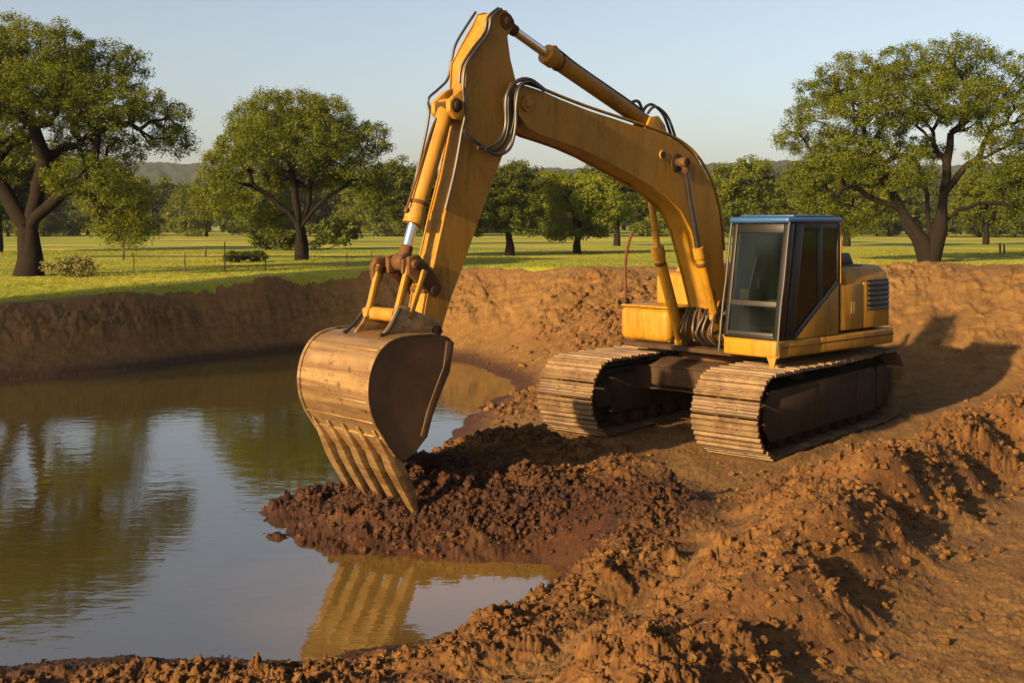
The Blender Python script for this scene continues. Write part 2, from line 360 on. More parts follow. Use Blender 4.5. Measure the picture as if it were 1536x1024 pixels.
def base_z(x, y):
    x = np.asarray(x, float); y = np.asarray(y, float); sh = x.shape; x = x.ravel(); y = y.ravel()
    far = 1.0 + .12 * perlin(x / 30, y / 30, 5) + .5 * perlin(x / 160, y / 160, 6) * np.clip((np.hypot(x, y) - 90) / 200, 0, 1)
    r = np.hypot(x, y); out = far.copy(); m = r < 52; mx, my = x[m], y[m]; z = np.zeros(mx.shape)
    for i in range(0, len(mx), 60000):
        a, b = mx[i:i + 60000], my[i:i + 60000]
        d = (a[:, None] - CP[None, :, 0]) ** 2 + (b[:, None] - CP[None, :, 1]) ** 2
        z[i:i + 60000] = _tps(d) @ _W[:_n] + _W[_n] + _W[_n + 1] * a + _W[_n + 2] * b
    t = np.clip((r[m] - 34) / 17, 0, 1); t = t * t * (3 - 2 * t)
    dc, zc = crest_d(mx, my), crest_z(mx, my); b = my - dc
    z = np.where(my > 8, np.minimum(z, zc + .04), z)               # nothing stands above the lip of the cut
    q = np.clip((b + .3) / .9, 0, 1); q = q * q * (3 - 2 * q); g = np.clip(b / 11, 0, 1); g = g * g * (3 - 2 * g)
    z = np.where(my > 8, z * (1 - q) + (zc * (1 - g) + (1.03 + .03 * perlin(mx / 4, my / 4, 12)) * g) * q, z)
    out[m] = z * (1 - t) + far[m] * t
    return out.reshape(sh)
def grass_mask(x, y):
    d = crest_d(x, y) + .12 + .20 * perlin(x / .9, y / .9, 41) + .12 * perlin(x / .3, y / .3, 42)
    return y - d
SPOIL = [(.2, 4.2, .26), (.70, 5.3, .32), (1.50, 6.6, .42), (2.72, 8.7, .50), (4.3, 10.9, .56), (6.6, 13.0, .55), (8.5, 14.6, .55)]
EDGE = [(-3.6, 6.3, .0), (-2.2, 6.5, .01), (-1.2, 6.5, .03), (-.5, 6.75, .10), (.05, 7.2, .18), (.62, 8.0, .22), (.95, 9.0, .20), (1.2, 9.9, .14)]
MOUND = [(-1.6, 11.3, .08), (-1.45, 11.3, .24), (-1.1, 11.1, .28), (-.6, 11.0, .24), (.2, 11.2, .12)]
SLOPE = [(-1.3, 10.35, .05), (-.6, 10.2, .06), (.1, 10.3, .05), (.55, 10.2, .05)]
HEAP = [(-.85, 11.7, .12), (-.35, 12.2, .26), (.3, 12.4, .18), (.8, 12.2, .05)]
BACK = [(.9, 16.4, .06), (1.7, 18.2, .12), (2.4, 20.0, .16), (2.3, 21.6, .14), (1.6, 23.0, .10)]
BLOB = [(2.1, 9.3, .10), (2.6, 10.1, .12), (3.1, 11.2, .06)]
def ground_z(x, y, detail=True):
    z = base_z(x, y); rough = np.zeros(z.shape)
    near = (np.hypot(x, y) < 34) & (y > 1.5)
    xn, yn = x[near], y[near]; zn = z[near]; rg = np.zeros(xn.shape)
    wx = xn + .12 * perlin(xn / .5, yn / .5, 3); wy = yn + .12 * perlin(xn / .5, yn / .5, 4)
    for pts, wl, wr in ((SPOIL, .60, .42), (EDGE, .36, .38), (MOUND, .58, .60), (HEAP, .5, .5), (SLOPE, .4, .4), (BACK, 1.1, 1.1), (BLOB, .3, .35)):
        d, h = seg_dist(wx, wy, pts)
        wd = np.where((pts is SPOIL) & ((xn - np.interp(yn, [p[1] for p in pts], [p[0] for p in pts])) < 0), wl, wr)
        g = np.exp(-(d / wd) ** 2); zn = zn + h * g * (1 + .35 * perlin(xn / .7, yn / .7, 9)); rg = np.maximum(rg, np.exp(-(d / (wd * (1.4 if pts is SPOIL or pts is EDGE else 2.3 if pts is MOUND else 1.5 if pts is HEAP or pts is SLOPE else 1.15))) ** 4))
    bank = np.clip((zn - .12) / .3, 0, 1) * np.clip(-grass_mask(xn, yn) / .8, 0, 1) * (yn > 15)
    if detail:
        cx = xn + .05 * perlin(xn / .11, yn / .11, 21) + .02 * perlin(xn / .04, yn / .04, 22); cy = yn + .05 * perlin(xn / .11, yn / .11, 23) + .02 * perlin(xn / .04, yn / .04, 24)
        pat = np.clip(.62 + .75 * fbm(xn / 1.1, yn / 1.1, 31, 3), .12, 1.25)
        vx = cx + .035 * perlin(xn / .06, yn / .06, 25) + .015 * perlin(xn / .022, yn / .022, 27); vy = cy + .035 * perlin(xn / .06, yn / .06, 26) + .015 * perlin(xn / .022, yn / .022, 28)
        big = np.clip(.15 + 1.5 * perlin(xn / .9, yn / .9, 33), 0, 1)
        lump = .13 * chunk(vx, vy, .40, 100) * big + .085 * chunk(vx, vy, .18, 110) + .055 * chunk(vx, vy, .085, 120) + .034 * chunk(vx, vy, .042, 130) + .03 * clod(vx, vy, .10, 135) * (1 - big) + .12 * np.abs(fbm(xn / .5, yn / .5, 35, 6, .55))
        zn = zn + (rg * .95 + .06) * pat * lump
        zn = zn + .02 * fbm(xn / .6, yn / .6, 50, 5) + .004 * fbm(xn / .07, yn / .07, 60, 3) + (1 - rg) * (.020 * chunk(vx, vy, .12, 61) * big + .012 * chunk(vx, vy, .05, 62) + .008 * chunk(vx, vy, .024, 63))
        al = np.arctan2(xn, yn) * 26
        gul = fbm(al / .7 + yn * .35, yn / 2.4, 70, 4); zn = zn + bank * (.05 * gul + .04 * fbm(al / .3 + yn * 1.2, yn / .8, 75, 4) + (.13 * chunk(vx, vy, .46, 140) * big + .085 * chunk(vx, vy, .20, 141) + .05 * chunk(vx, vy, .10, 142) + .10 * np.abs(fbm(xn / .6, yn / .6, 145, 5, .6))) * np.clip(.45 + 1.1 * perlin(xn / 2.2, yn / 2.2, 146), .15, 1))
        # corrugated tread marks left along the machine's path
        F = np.array([-.643, -.766]); L = np.array([.766, -.643])
        fx = (xn - 2.79) * F[0] + (yn - 14.33) * F[1]; lx = (xn - 2.79) * L[0] + (yn - 14.33) * L[1]
        for c in (-1.06, 1.06):
            m = np.exp(-(np.abs(lx - c) / .44) ** 8) * np.clip((-fx - 1.2) / .6, 0, 1) * np.clip((5.5 + fx) / 2, 0, 1)
            zn = zn + m * (.018 * np.sin(fx * 2 * np.pi / .17) - .03)
        zn = zn + .05 * np.exp(-((lx - 1.58) / .07) ** 2) * np.clip((2.1 - np.abs(fx + .2)) / .3, 0, 1) * (1 + .5 * perlin(fx * 4, lx * 4, 77))
    z[near] = zn; rough[near] = rg
    bk = np.zeros(z.shape); bk[near] = bank
    return z, rough, bk
def gz(x, y): return float(ground_z(np.array([float(x)]), np.array([float(y)]), False)[0][0])

fine = np.linspace(R(-34), R(34), 1150)
coarse = np.linspace(R(34), R(326), 90)[1:-1]
ang = np.concatenate([fine, coarse])
rad = [.3]
while rad[-1] < 3.6: rad.append(rad[-1] + .25)
while rad[-1] < 1500:
    d = rad[-1]
    rad.append(d + (max(.009, min(d * d / 2600, .05)) if d < 30 else (d - 30) * .03 + .06 if d < 60 else d * .03))
rad = np.array(rad); na, nr = len(ang), len(rad)
RR, AA = np.meshgrid(rad, ang, indexing='ij'); GX = (RR * np.sin(AA)).ravel(); GY = (RR * np.cos(AA)).ravel()
GZ, GR, GB = ground_z(GX, GY)
GM = grass_mask(GX, GY)
dfar = np.hypot(GX, GY)
GM = np.where((np.abs(np.arctan2(GX, GY)) > R(60)) & (dfar < 40), -1, GM); GM = np.where(dfar > 60, 1, GM)
GZ = GZ + np.clip(GM, 0, .3) / .3 * (dfar < 60) * (.02 + .02 * perlin(GX / .25, GY / .25, 88))
ii, jj = np.meshgrid(np.arange(nr - 1), np.arange(na), indexing='ij'); j2 = (jj + 1) % na
quads = np.stack([ii * na + jj, ii * na + j2, (ii + 1) * na + j2, (ii + 1) * na + jj], -1).reshape(-1, 4)
fm = GM[quads].mean(1) > 0
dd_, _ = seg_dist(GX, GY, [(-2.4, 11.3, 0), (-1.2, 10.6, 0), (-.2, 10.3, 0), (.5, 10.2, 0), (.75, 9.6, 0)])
DUG_SHADE = np.clip(1.3 - dd_ / 1.1 + .5 * perlin(GX / .5, GY / .5, 93), 0, 1)   # moist dug soil, with the bucket's shade painted in as darker colour
def sub_ground(name, sel, mat):
    q = quads[sel]; used = np.unique(q); remap = np.zeros(len(GX), np.int32); remap[used] = np.arange(len(used))
    o = np_mesh(name, np.stack([GX, GY, GZ], 1)[used], remap[q], mat, smooth=True)
    for an, arr in (('rough', GR), ('bank', GB), ('wet_shade', np.clip(np.clip((ZW + .20 - GZ) / .14, 0, 1) + DUG_SHADE, 0, 1))):
        at = o.data.attributes.new(an, 'FLOAT', 'POINT'); at.data.foreach_set('value', arr[used].astype(np.float32))
    return tag(o, kind='structure')
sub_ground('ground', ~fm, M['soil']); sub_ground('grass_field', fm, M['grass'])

# pond surface
wq = MB(); wq.add([(-23, 3.5, ZW), (3.0, 3.5, ZW), (3.0, 29.5, ZW), (-23, 29.5, ZW)], [(0, 1, 2, 3)])
tag(wq.build('pond_water', M['water'], smooth=0), kind='structure')

# loose clods lying on the turned soil: nobody could count them
def clod_field():
    bm = bmesh.new(); bmesh.ops.create_icosphere(bm, subdivisions=3, radius=1); bm.verts.ensure_lookup_table()
    bv = np.array([v.co for v in bm.verts]); bf = np.array([[v.index for v in f.verts] for f in bm.faces]); bm.free()
    var = []
    for k in range(7):
        v = bv.copy()
        nn = np.array([mnoise.fractal(Vector(p) * 1.9 + Vector((k * 7, 3, 1)), .7, 2.1, 5) for p in bv])
        var.append(v * (1 + .62 * nn[:, None]) * np.array([1, .8, .62]))
    xs, ys, ss = [], [], []
    for pts, n, wd, smax in ((SPOIL, 5200, .45, .034), (EDGE, 3600, .26, .03), (MOUND, 5000, .55, .036), (HEAP, 2600, .5, .04), (SLOPE, 2400, .4, .035), (BACK, 2600, 1.0, .07), (BLOB, 900, .5, .025)):
        p = np.array(pts); sl_ = np.hypot(*np.diff(p[:, :2], axis=0).T); pr = sl_ / sl_.sum()
        k = rng.choice(len(sl_), n, p=pr); t = rng.random(n)[:, None]
        q = p[k, :2] * (1 - t) + p[k + 1, :2] * t + rng.normal(0, wd * .75, (n, 2))
        xs.append(q[:, 0]); ys.append(q[:, 1]); ss.append(.006 + smax * rng.random(n) ** 4)
    n = 60; k_ = rng.integers(0, 5, n); sp_ = np.array(SPOIL)[k_]; xs.append(sp_[:, 0] + rng.normal(0, .45, n)); ys.append(sp_[:, 1] + rng.normal(0, .9, n)); ss.append(.025 + .035 * rng.random(n) ** 2)
    n = 700; xs.append(rng.uniform(0, 8, n)); ys.append(rng.uniform(5, 17, n)); ss.append(.008 + .03 * rng.random(n) ** 3)
    x = np.concatenate(xs); y = np.concatenate(ys); s = np.concatenate(ss)
    z, _, _ = ground_z(x, y); ok = (z > ZW + .01) & (y > 4.5); F = np.array([-.643, -.766]); L = np.array([.766, -.643])
    fx = (x - 2.79) * F[0] + (y - 14.33) * F[1]; lx = (x - 2.79) * L[0] + (y - 14.33) * L[1]
    ok &= ~((np.abs(lx) < 1.55) & (np.abs(fx) < 2.2)); x, y, z, s = x[ok], y[ok], z[ok], s[ok]
    V = []; Fc = []; nb = len(bv)
    for i in range(len(x)):
        a, b = rng.random(2) * 6.283; ca, sa, cb, sb = math.cos(a), math.sin(a), math.cos(b), math.sin(b)
        Rm = np.array([[ca, -sa, 0], [sa, ca, 0], [0, 0, 1]]) @ np.array([[1, 0, 0], [0, cb, -sb], [0, sb, cb]])
        V.append(var[i % 7] @ Rm.T * s[i] + (x[i], y[i], z[i] + s[i] * .25)); Fc.append(bf + i * nb)
    o = np_mesh('loose_soil', np.concatenate(V), np.concatenate(Fc), M['soil'], smooth=True)
    at = o.data.attributes.new('rough', 'FLOAT', 'POINT'); at.data.foreach_set('value', np.repeat(rng.uniform(.35, 1.1, len(x)), nb).astype(np.float32))
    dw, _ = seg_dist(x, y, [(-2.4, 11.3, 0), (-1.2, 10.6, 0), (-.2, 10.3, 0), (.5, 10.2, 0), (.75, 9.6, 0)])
    at = o.data.attributes.new('wet_shade', 'FLOAT', 'POINT'); at.data.foreach_set('value', np.repeat(np.clip(1.3 - dw / 1.1, 0, 1), nb).astype(np.float32))  # clods near the dig get the same damp and painted shade
    tag(o, 'loose crumbly brown clods lying on the turned soil around the pond', 'soil', kind='stuff')
clod_field()

# grass blades along the field
def blades():
    n = 150000; d = 19 + 45 * rng.random(n) ** 1.7; u = rng.uniform(-.56, .56, n); x = u * d; y = d
    m = grass_mask(x, y); k = (m > 0) & (m < 60); x, y = x[k], y[k]; n = len(x); z = base_z(x, y)
    h = (.025 + .045 * rng.random(n)) * np.clip(.75 + .8 * perlin(x / 2.5, y / 2.5, 91), .4, 1.6); wd = .010 + .014 * rng.random(n); a = rng.random(n) * 6.283
    dx, dy = np.cos(a) * wd, np.sin(a) * wd; lx, ly = rng.normal(0, .035, n), rng.normal(0, .035, n)
    v = np.stack([np.stack([x - dx, y - dy, z], 1), np.stack([x + dx, y + dy, z], 1), np.stack([x + lx, y + ly, z + h + .02], 1)], 1).reshape(-1, 3)
    o = np_mesh('grass', v, np.arange(3 * n).reshape(-1, 3), M['blade'])
    tag(o, 'short sunlit yellow green grass blades on the field beyond the bank', 'grass', kind='stuff')
blades()

# ------------------------------------------------------------------ trees
def tree_data(seed, trunks, lobes, n, leaves, lsize, spread, base_r, min_gap, bf=.28, droop=.0):
    """trunks: polylines (first point at the base); lobes: (x,y,z,rx,ry,rz,weight)"""
    g = np.random.default_rng(seed); P = []; par = []; ok_from = []
    for tr in trunks:
        b = len(P)
        for i, p in enumerate(tr):
            P.append(p); par.append(-1 if (b == 0 and i == 0) else (0 if i == 0 else len(P) - 2)); ok_from.append(i >= len(tr) * .45)
    nt_ = len(P); L = np.array(lobes, float); wts = L[:, 6] * L[:, 3] * L[:, 5]; wts /= wts.sum(); pts = []
    tries = 0
    while len(pts) < n and tries < n * 30:
        tries += 1; k = g.choice(len(L), p=wts); v = g.normal(size=3); v /= np.linalg.norm(v); q = L[k, :3] + v * L[k, 3:6] * g.random() ** .25
        if not pts or np.min(np.sum((np.array(pts) - q) ** 2, 1)) > min_gap ** 2: pts.append(q)
    P = np.array(list(P) + pts, float); N = len(P); par = par + [-1] * len(pts)
    plen = np.zeros(N)
    for i in range(1, nt_): plen[i] = plen[par[i]] + np.linalg.norm(P[i] - P[par[i]])
    cost = np.full(N, 1e9); bp = np.zeros(N, int); done = np.zeros(N, bool); done[:nt_] = True
    def relax(j):
        nonlocal cost, bp
        d = np.linalg.norm(P - P[j], axis=1); c = d * (1 + .02 * d) + bf * plen[j]; m = (c < cost) & ~done; cost[m] = c[m]; bp[m] = j
    for j in range(nt_):
        if ok_from[j]: relax(j)
    order = []
    for _ in range(len(pts)):
        c = np.where(done, 1e9, cost); i = int(np.argmin(c)); done[i] = True; par[i] = bp[i]; plen[i] = plen[bp[i]] + np.linalg.norm(P[i] - P[bp[i]]); order.append(i); relax(i)
    r = np.zeros(N); ch = [[] for _ in range(N)]
    for i in list(order): ch[par[i]].append(i)
    for i in range(1, nt_): ch[par[i]].append(i)
    for i in order[::-1]: r[i] = (sum(r[c] ** 1.85 for c in ch[i]) + .3 ** 1.85) ** (1 / 1.85)
    for i in range(nt_ - 1, -1, -1): r[i] = (sum(r[c] ** 1.85 for c in ch[i]) + .3 ** 1.85) ** (1 / 1.85)
    r *= base_r / r[0]; r = np.maximum(r, .009)
    V = []; Fc = []; sg = 7
    for i in range(1, N):
        j = par[i]; a, b = Vector(P[j]), Vector(P[i]); rb = r[i]; ra = min(r[j], rb * 1.6 if j >= nt_ or i >= nt_ else r[j])
        if j == 0: ra *= 1.28
        ax = (b - a)
        if ax.length < 1e-4: continue
        mid = (a + b) / 2 + Vector(g.normal(0, .05, 3)) * ax.length; ring = []
        t = ax.normalized(); e1 = t.cross(Vector((.3, .9, .2))).normalized(); e2 = t.cross(e1); k0 = len(V)
        for c, rr in ((a, ra), (mid, (ra + rb) / 2), (b, rb)):
            for k in range(sg):
                q = 6.2832 * k / sg; V.append(c + (e1 * math.cos(q) + e2 * math.sin(q)) * rr)
        for s_ in (0, sg):
            for k in range(sg): Fc.append((k0 + s_ + k, k0 + s_ + (k + 1) % sg, k0 + s_ + sg + (k + 1) % sg, k0 + s_ + sg + k))
    nodes = [i for i in range(nt_, N) if len(ch[i]) == 0 or r[i] < .035]
    Q = P[nodes]; m = leaves; cidx = np.repeat(np.arange(len(Q)), m); k = len(cidx)
    off = g.normal(size=(k, 3)); off /= np.linalg.norm(off, axis=1)[:, None]; off *= (g.random((k, 1)) ** .5) * np.array([1, 1, .62]) * spread * g.uniform(.55, 1.35, len(Q))[cidx][:, None]
    off[:, 2] -= droop * np.abs(g.normal(size=k)) * spread
    c = Q[cidx] + off; od = off / (np.linalg.norm(off, axis=1)[:, None] + 1e-6)
    nn = od * .65 + np.array([0, 0, .55]) + g.normal(size=(k, 3)) * .55; nn /= np.linalg.norm(nn, axis=1)[:, None]
    a1 = np.cross(nn, g.normal(size=(k, 3))); a1 /= np.linalg.norm(a1, axis=1)[:, None]; a2 = np.cross(nn, a1)
    s = lsize * g.uniform(.6, 1.35, (k, 1)); a1 *= s; a2 *= s * .5
    LV = np.stack([c - a1, c + a2, c + a1, c - a2], 1).reshape(-1, 3)
    return (np.array([tuple(v) for v in V]), np.array(Fc), LV, np.arange(4 * k).reshape(-1, 4))
def make_tree(name, loc, data, leafmat, label, cat='tree', group=None, rz=0.0):
    t = empty(name, loc, rz); tag(t, label, cat, group)
    np_mesh('trunk', data[0], data[1], M['bark'], t, True)
    np_mesh('crown', data[2], data[3], leafmat, t)
    return t
def place(x_px, d, dz=0.0):                                     # a bearing and a distance -> a spot on the ground
    x = (x_px - 768) / 1707 * d; return (x, d, gz(x, d) + dz)

# three big oaks
S = 32.6 / 1707
def lobe(px, py, rx, ry, base, Sx, yoff=0.0, rd=None, wt=1.0):
    return ((px - base[0]) * Sx, yoff, (base[1] - py) * Sx, rx * Sx, (rd or rx * .9) * Sx, ry * Sx, wt)
b1 = (42, 415)
lob = [lobe(-40, 60, 80, 60, b1, S), lobe(60, 75, 75, 50, b1, S), lobe(140, 95, 60, 50, b1, S, 1.0), lobe(60, 145, 110, 50, b1, S, -1.2), lobe(165, 160, 70, 45, b1, S, -.6), lobe(225, 175, 55, 42, b1, S, .3),
       lobe(255, 205, 28, 25, b1, S, .3, wt=1.5), lobe(-40, 170, 80, 60, b1, S, .8), lobe(110, 225, 80, 34, b1, S, 1.4), lobe(150, 265, 70, 30, b1, S, -.9), lobe(195, 300, 45, 35, b1, S, -.7), lobe(200, 340, 45, 24, b1, S, -.7, wt=1.5), lobe(-60, 250, 70, 40, b1, S, .4), lobe(95, 180, 60, 40, b1, S, 2.2), lobe(20, 110, 90, 70, b1, S, 2.4)]
tr1 = [[(0, 0, -.15), (.02, .0, .5), (.02, 0, 1.2), (.10, .05, 1.8), (.25, .1, 2.6), (.5, .0, 3.4)],
       [(-.08, .03, 1.45), (-.5, .1, 2.05), (-.9, .1, 2.7), (-1.2, .3, 3.5)],
       [(.10, -.03, 1.45), (.6, -.2, 1.95), (1.1, -.3, 2.4), (1.8, -.4, 2.75)]]
make_tree('oak_tree', place(42, 32.6), tree_data(3, tr1, lob, 1000, 190, .033, .31, .37, .27, .25, .35), M['leaf'],
          'largest dark oak with a thick forked trunk at the left edge of the grass field', 'tree', 'big spreading oaks')
own = [o for o in bpy.data.objects if o.parent and o.parent.name == 'oak_tree']
shade_oak = empty('oak_tree', (-24.7, 5.4, gz(-24.7, 5.4)), 1.1); shade_oak.scale = (1.0, 1.0, 1.7); tag(shade_oak, 'unseen tall oak added on the near left shore to shade the far bank of the pond', 'tree', 'big spreading oaks')  # out-of-view oak, added and stretched tall to shade the far bank
for o_ in own: c_o = o_.copy(); C.objects.link(c_o); c_o.parent = shade_oak
b2 = (452, 390); S2 = 47 / 1707
lob = [lobe(430, 165, 70, 32, b2, S2), lobe(370, 175, 36, 24, b2, S2, .6), lobe(490, 170, 40, 28, b2, S2, -.5), lobe(400, 215, 60, 36, b2, S2, -1.4), lobe(480, 215, 60, 36, b2, S2, -1.2), lobe(550, 205, 40, 24, b2, S2, .2), lobe(340, 245, 40, 32, b2, S2, 0),
       lobe(310, 290, 24, 36, b2, S2, .2, wt=1.3), lobe(350, 290, 30, 30, b2, S2, -.8), lobe(530, 250, 45, 28, b2, S2, -.3), lobe(560, 280, 28, 24, b2, S2, .4), lobe(440, 200, 100, 40, b2, S2, 1.5), lobe(395, 325, 30, 16, b2, S2, .9), lobe(450, 255, 70, 26, b2, S2, 1.3)]
tr2 = [[(0, 0, -.15), (-.03, 0, .5), (-.08, 0, 1.2), (-.16, .05, 2.0), (-.3, .1, 2.9), (-.4, .1, 3.8)],
       [(-.08, .0, 1.35), (-.5, -.1, 2.0), (-1.2, -.1, 2.6), (-2.0, -.1, 3.1)],
       [(-.04, 0, 1.3), (.4, .05, 1.95), (1.0, .1, 2.6), (1.9, .1, 3.1)], [(-.02, .1, 1.5), (.25, .3, 2.4), (.45, .5, 3.6)]]
make_tree('oak_tree', place(452, 47), tree_data(8, tr2, lob, 780, 180, .042, .38, .25, .33, .25, .3), M['leaf'],
          'rounded sunlit oak standing alone between the left edge and the bucket arm', 'tree', 'big spreading oaks')
b3 = (1392, 392); S3 = 43 / 1707
lob = [lobe(1440, 80, 60, 34, b3, S3, .5), lobe(1370, 95, 60, 34, b3, S3), lobe(1290, 105, 65, 34, b3, S3, -.4), lobe(1500, 110, 50, 45, b3, S3, .2), lobe(1240, 130, 40, 30, b3, S3, .4), lobe(1220, 175, 45, 28, b3, S3, -.5), lobe(1190, 200, 32, 20, b3, S3, .3, wt=1.3),
       lobe(1300, 160, 75, 34, b3, S3, -1.6), lobe(1390, 150, 60, 36, b3, S3, -1.5), lobe(1260, 230, 60, 34, b3, S3, -1.0), lobe(1205, 265, 34, 36, b3, S3, .1, wt=1.2), lobe(1250, 300, 50, 34, b3, S3, .6), lobe(1330, 250, 55, 30, b3, S3, -1.3), lobe(1480, 180, 60, 40, b3, S3, -1.0), lobe(1550, 150, 50, 50, b3, S3),
       lobe(1560, 230, 55, 45, b3, S3, .4), lobe(1480, 240, 50, 26, b3, S3, -.8), lobe(1400, 130, 140, 50, b3, S3, 2.0), lobe(1330, 210, 120, 40, b3, S3, 2.0), lobe(1530, 290, 40, 25, b3, S3, .2), lobe(1300, 330, 40, 20, b3, S3, 1.2), lobe(1580, 100, 40, 50, b3, S3)]
tr3 = [[(0, 0, -.15), (.0, 0, .4), (.25, 0, 1.1), (.50, .0, 1.8), (.62, .0, 2.8), (.75, .1, 3.8), (.9, .1, 4.9)],
       [(-.2, 0, .1), (-.45, 0, .9), (-.85, .05, 1.8), (-1.3, .05, 2.6), (-1.75, .0, 3.3), (-1.95, 0, 4.2)], [(.1, 0, .5), (.05, .1, 1.5), (.05, .2, 2.6), (-.2, .3, 3.6)],
       [(-.85, .0, 1.8), (-1.5, -.1, 2.2), (-2.3, -.2, 2.5), (-3.2, -.2, 2.9)], [(.48, 0, 1.5), (1.1, -.1, 2.0), (1.9, -.1, 2.25), (2.8, 0, 2.25), (3.6, 0, 2.0)], [(.6, 0, 2.6), (1.1, -.1, 3.3), (1.8, -.2, 3.9)]]
make_tree('oak_tree', place(1392, 43), tree_data(12, tr3, lob, 1150, 175, .039, .36, .34, .30, .25, .3), M['leaf'],
          'broad oak with several leaning trunks behind the cab at the right edge', 'tree', 'big spreading oaks')

# middle-distance trees: a few kinds, copied
def std_tree(seed, h, wdt, n, leaves, ls, sp, br, trunk=.28, lo=.42):
    g = random.Random(seed); lob = []
    for k in range(11):
        a = g.random() * 6.283; q = g.random() ** .6 * wdt * .33; zz = h * (lo + (.84 - lo) * g.random())
        rr = wdt * (.16 + .12 * g.random()) * (1.15 - .5 * max(0, zz / h - .4)); lob.append((math.cos(a) * q, math.sin(a) * q, zz, rr, rr, rr * .72, 1.0))
    lob.append((0, 0, h * .66, wdt * .34, wdt * .34, h * .27, 1.2))
    tr = [[(0, 0, -.2), (g.uniform(-.1, .1), 0, h * trunk * .5), (g.uniform(-.2, .2), g.uniform(-.1, .1), h * trunk), (g.uniform(-.3, .3), .1, h * trunk * 1.5), (g.uniform(-.3, .3), 0, h * .62)],
          [(0, 0, h * trunk * .9), (wdt * .12, .1, h * trunk * 1.35), (wdt * .25, 0, h * trunk * 1.8)], [(0, 0, h * trunk * .9), (-wdt * .12, -.1, h * trunk * 1.35), (-wdt * .24, .1, h * trunk * 1.8)]]
    return tree_data(seed, tr, lob, n, leaves, ls, sp, br, wdt * .055, .25, .15)
KIND = {}
for nm, args in {'a': (21, 4.3, 4.6, 240, 130, .060, .38, .17), 'b': (22, 4.0, 4.9, 250, 130, .062, .40, .17), 'c': (23, 6.6, 6.8, 230, 130, .090, .60, .22, .26, .34), 'd': (24, 8.5, 9.5, 190, 120, .155, .95, .26, .14, .16), 'e': (25, 10, 11, 150, 120, .22, 1.25, .3, .12, .14), 'f': (26, 11, 10, 150, 120, .22, 1.2, .3, .12, .14)}.items():
    dt = std_tree(*args); KIND[nm] = dt
PROTO = {}
def std_place(kind, x_px, d, scale, leafm, name, label, group, rz=None):
    key = (kind, leafm); loc = place(x_px, d); t = empty(name, loc, rng.random() * 6.28 if rz is None else rz); tag(t, label, 'tree', group); t.scale = (scale, scale, scale)
    if key not in PROTO:
        a = np_mesh('trunk', KIND[kind][0], KIND[kind][1], M['bark'], t, True); b = np_mesh('crown', KIND[kind][2], KIND[kind][3], M[leafm], t); PROTO[key] = (a, b)
    else:
        for o in PROTO[key]:
            c = o.copy(); C.objects.link(c); c.parent = t
    return t
G1 = 'small round trees on the far grass'
std_place('a', 765, 52, 1.0, 'leaf_dark', 'round_tree', 'small dark round tree just right of the bucket arm on the grass', G1)
std_place('b', 866, 56, 1.0, 'leaf_bright', 'round_tree', 'small bright light green tree seen under the boom', G1)
std_place('c', 925, 76, .95, 'leaf_dark', 'round_tree', 'dark tree behind and right of the bright tree under the boom', G1)
std_place('c', 1118, 84, 1.05, 'leaf_far', 'round_tree', 'round tree showing just above the left end of the blue cab roof', G1)
std_place('c', 610, 80, 1.0, 'leaf_dark', 'round_tree', 'shaded tree seen between the sunlit lone oak and the bucket cylinder', G1)
std_place('c', -6, 60, 1.15, 'leaf_dark', 'round_tree', 'tree half cut by the left edge behind the big forked oak', G1)
std_place('c', 1270, 74, 1.0, 'leaf_far', 'round_tree', 'tree right behind the cab roof under the branches of the right oak', G1)
std_place('c', 1478, 82, .9, 'leaf_far', 'round_tree', 'sunlit tree below the right arching limb of the right oak', G1)
std_place('c', 1565, 70, 1.0, 'leaf_dark', 'round_tree', 'tree cut by the right edge behind the right oak', G1)
std_place('c', 175, 96, 1.0, 'leaf_far', 'round_tree', 'light green tree beyond the fence behind the drooping oak branch', G1)
std_place('c', 395, 86, .85, 'leaf_far', 'round_tree', 'light tree directly behind the left half of the lone oak', G1)
G2 = 'trees in the wood line across the far field'
fr = np.random.default_rng(77); k = 0
for row, (d0, n, ks) in enumerate(((135, 30, 'd'), (175, 34, 'de'), (230, 40, 'ef'))):
    for i in range(n):
        u = -.62 + 1.24 * (i + fr.uniform(-.35, .35)) / (n - 1); d = d0 * fr.uniform(.92, 1.1); kd = ks[int(fr.integers(len(ks)))]
        lm = 'leaf_dark' if fr.random() < .55 else 'leaf_far'
        std_place(kd, 768 + 1707 * u, d, fr.uniform(.72, 1.12) * (.92 - row * .05), lm, 'woodland_tree', 'leafy tree in the dense wood line across the far edge of the field', G2)

# bushes
def bush_data(seed, h, wdt, n, leaves, ls, sp):
    g = random.Random(seed); lob = [(g.uniform(-.3, .3) * wdt, g.uniform(-.3, .3) * wdt, h * g.uniform(.35, .6), wdt * .24, wdt * .22, h * .36, 1) for _ in range(6)]
    tr = [[(0, 0, -.05), (.02, 0, .06), (0, .02, .14)], [(0, 0, .0), (.08 * wdt, .02, .12), (.16 * wdt, 0, .22)], [(0, 0, 0), (-.08 * wdt, 0, .12), (-.16 * wdt, .05, .2)]]
    return tree_data(seed, tr, lob, n, leaves, ls, sp, .03, .06, .2)
def make_bush(x_px, d, args, mat, label, group=None):
    dt = bush_data(*args); t = empty('bush', place(x_px, d)); tag(t, label, 'bush', group)
    np_mesh('stems', dt[0], dt[1], M['bark'], t, True); np_mesh('foliage', dt[2], dt[3], M[mat], t)
make_bush(112, 31.5, (31, .78, 1.5, 150, 16, .035, .14), 'bush', 'pale wispy bush beside the trunk of the big forked oak')
make_bush(358, 44, (32, .5, 1.1, 60, 40, .05, .15), 'leaf_dark', 'low dark shrub left of a pair in front of the lone oak')
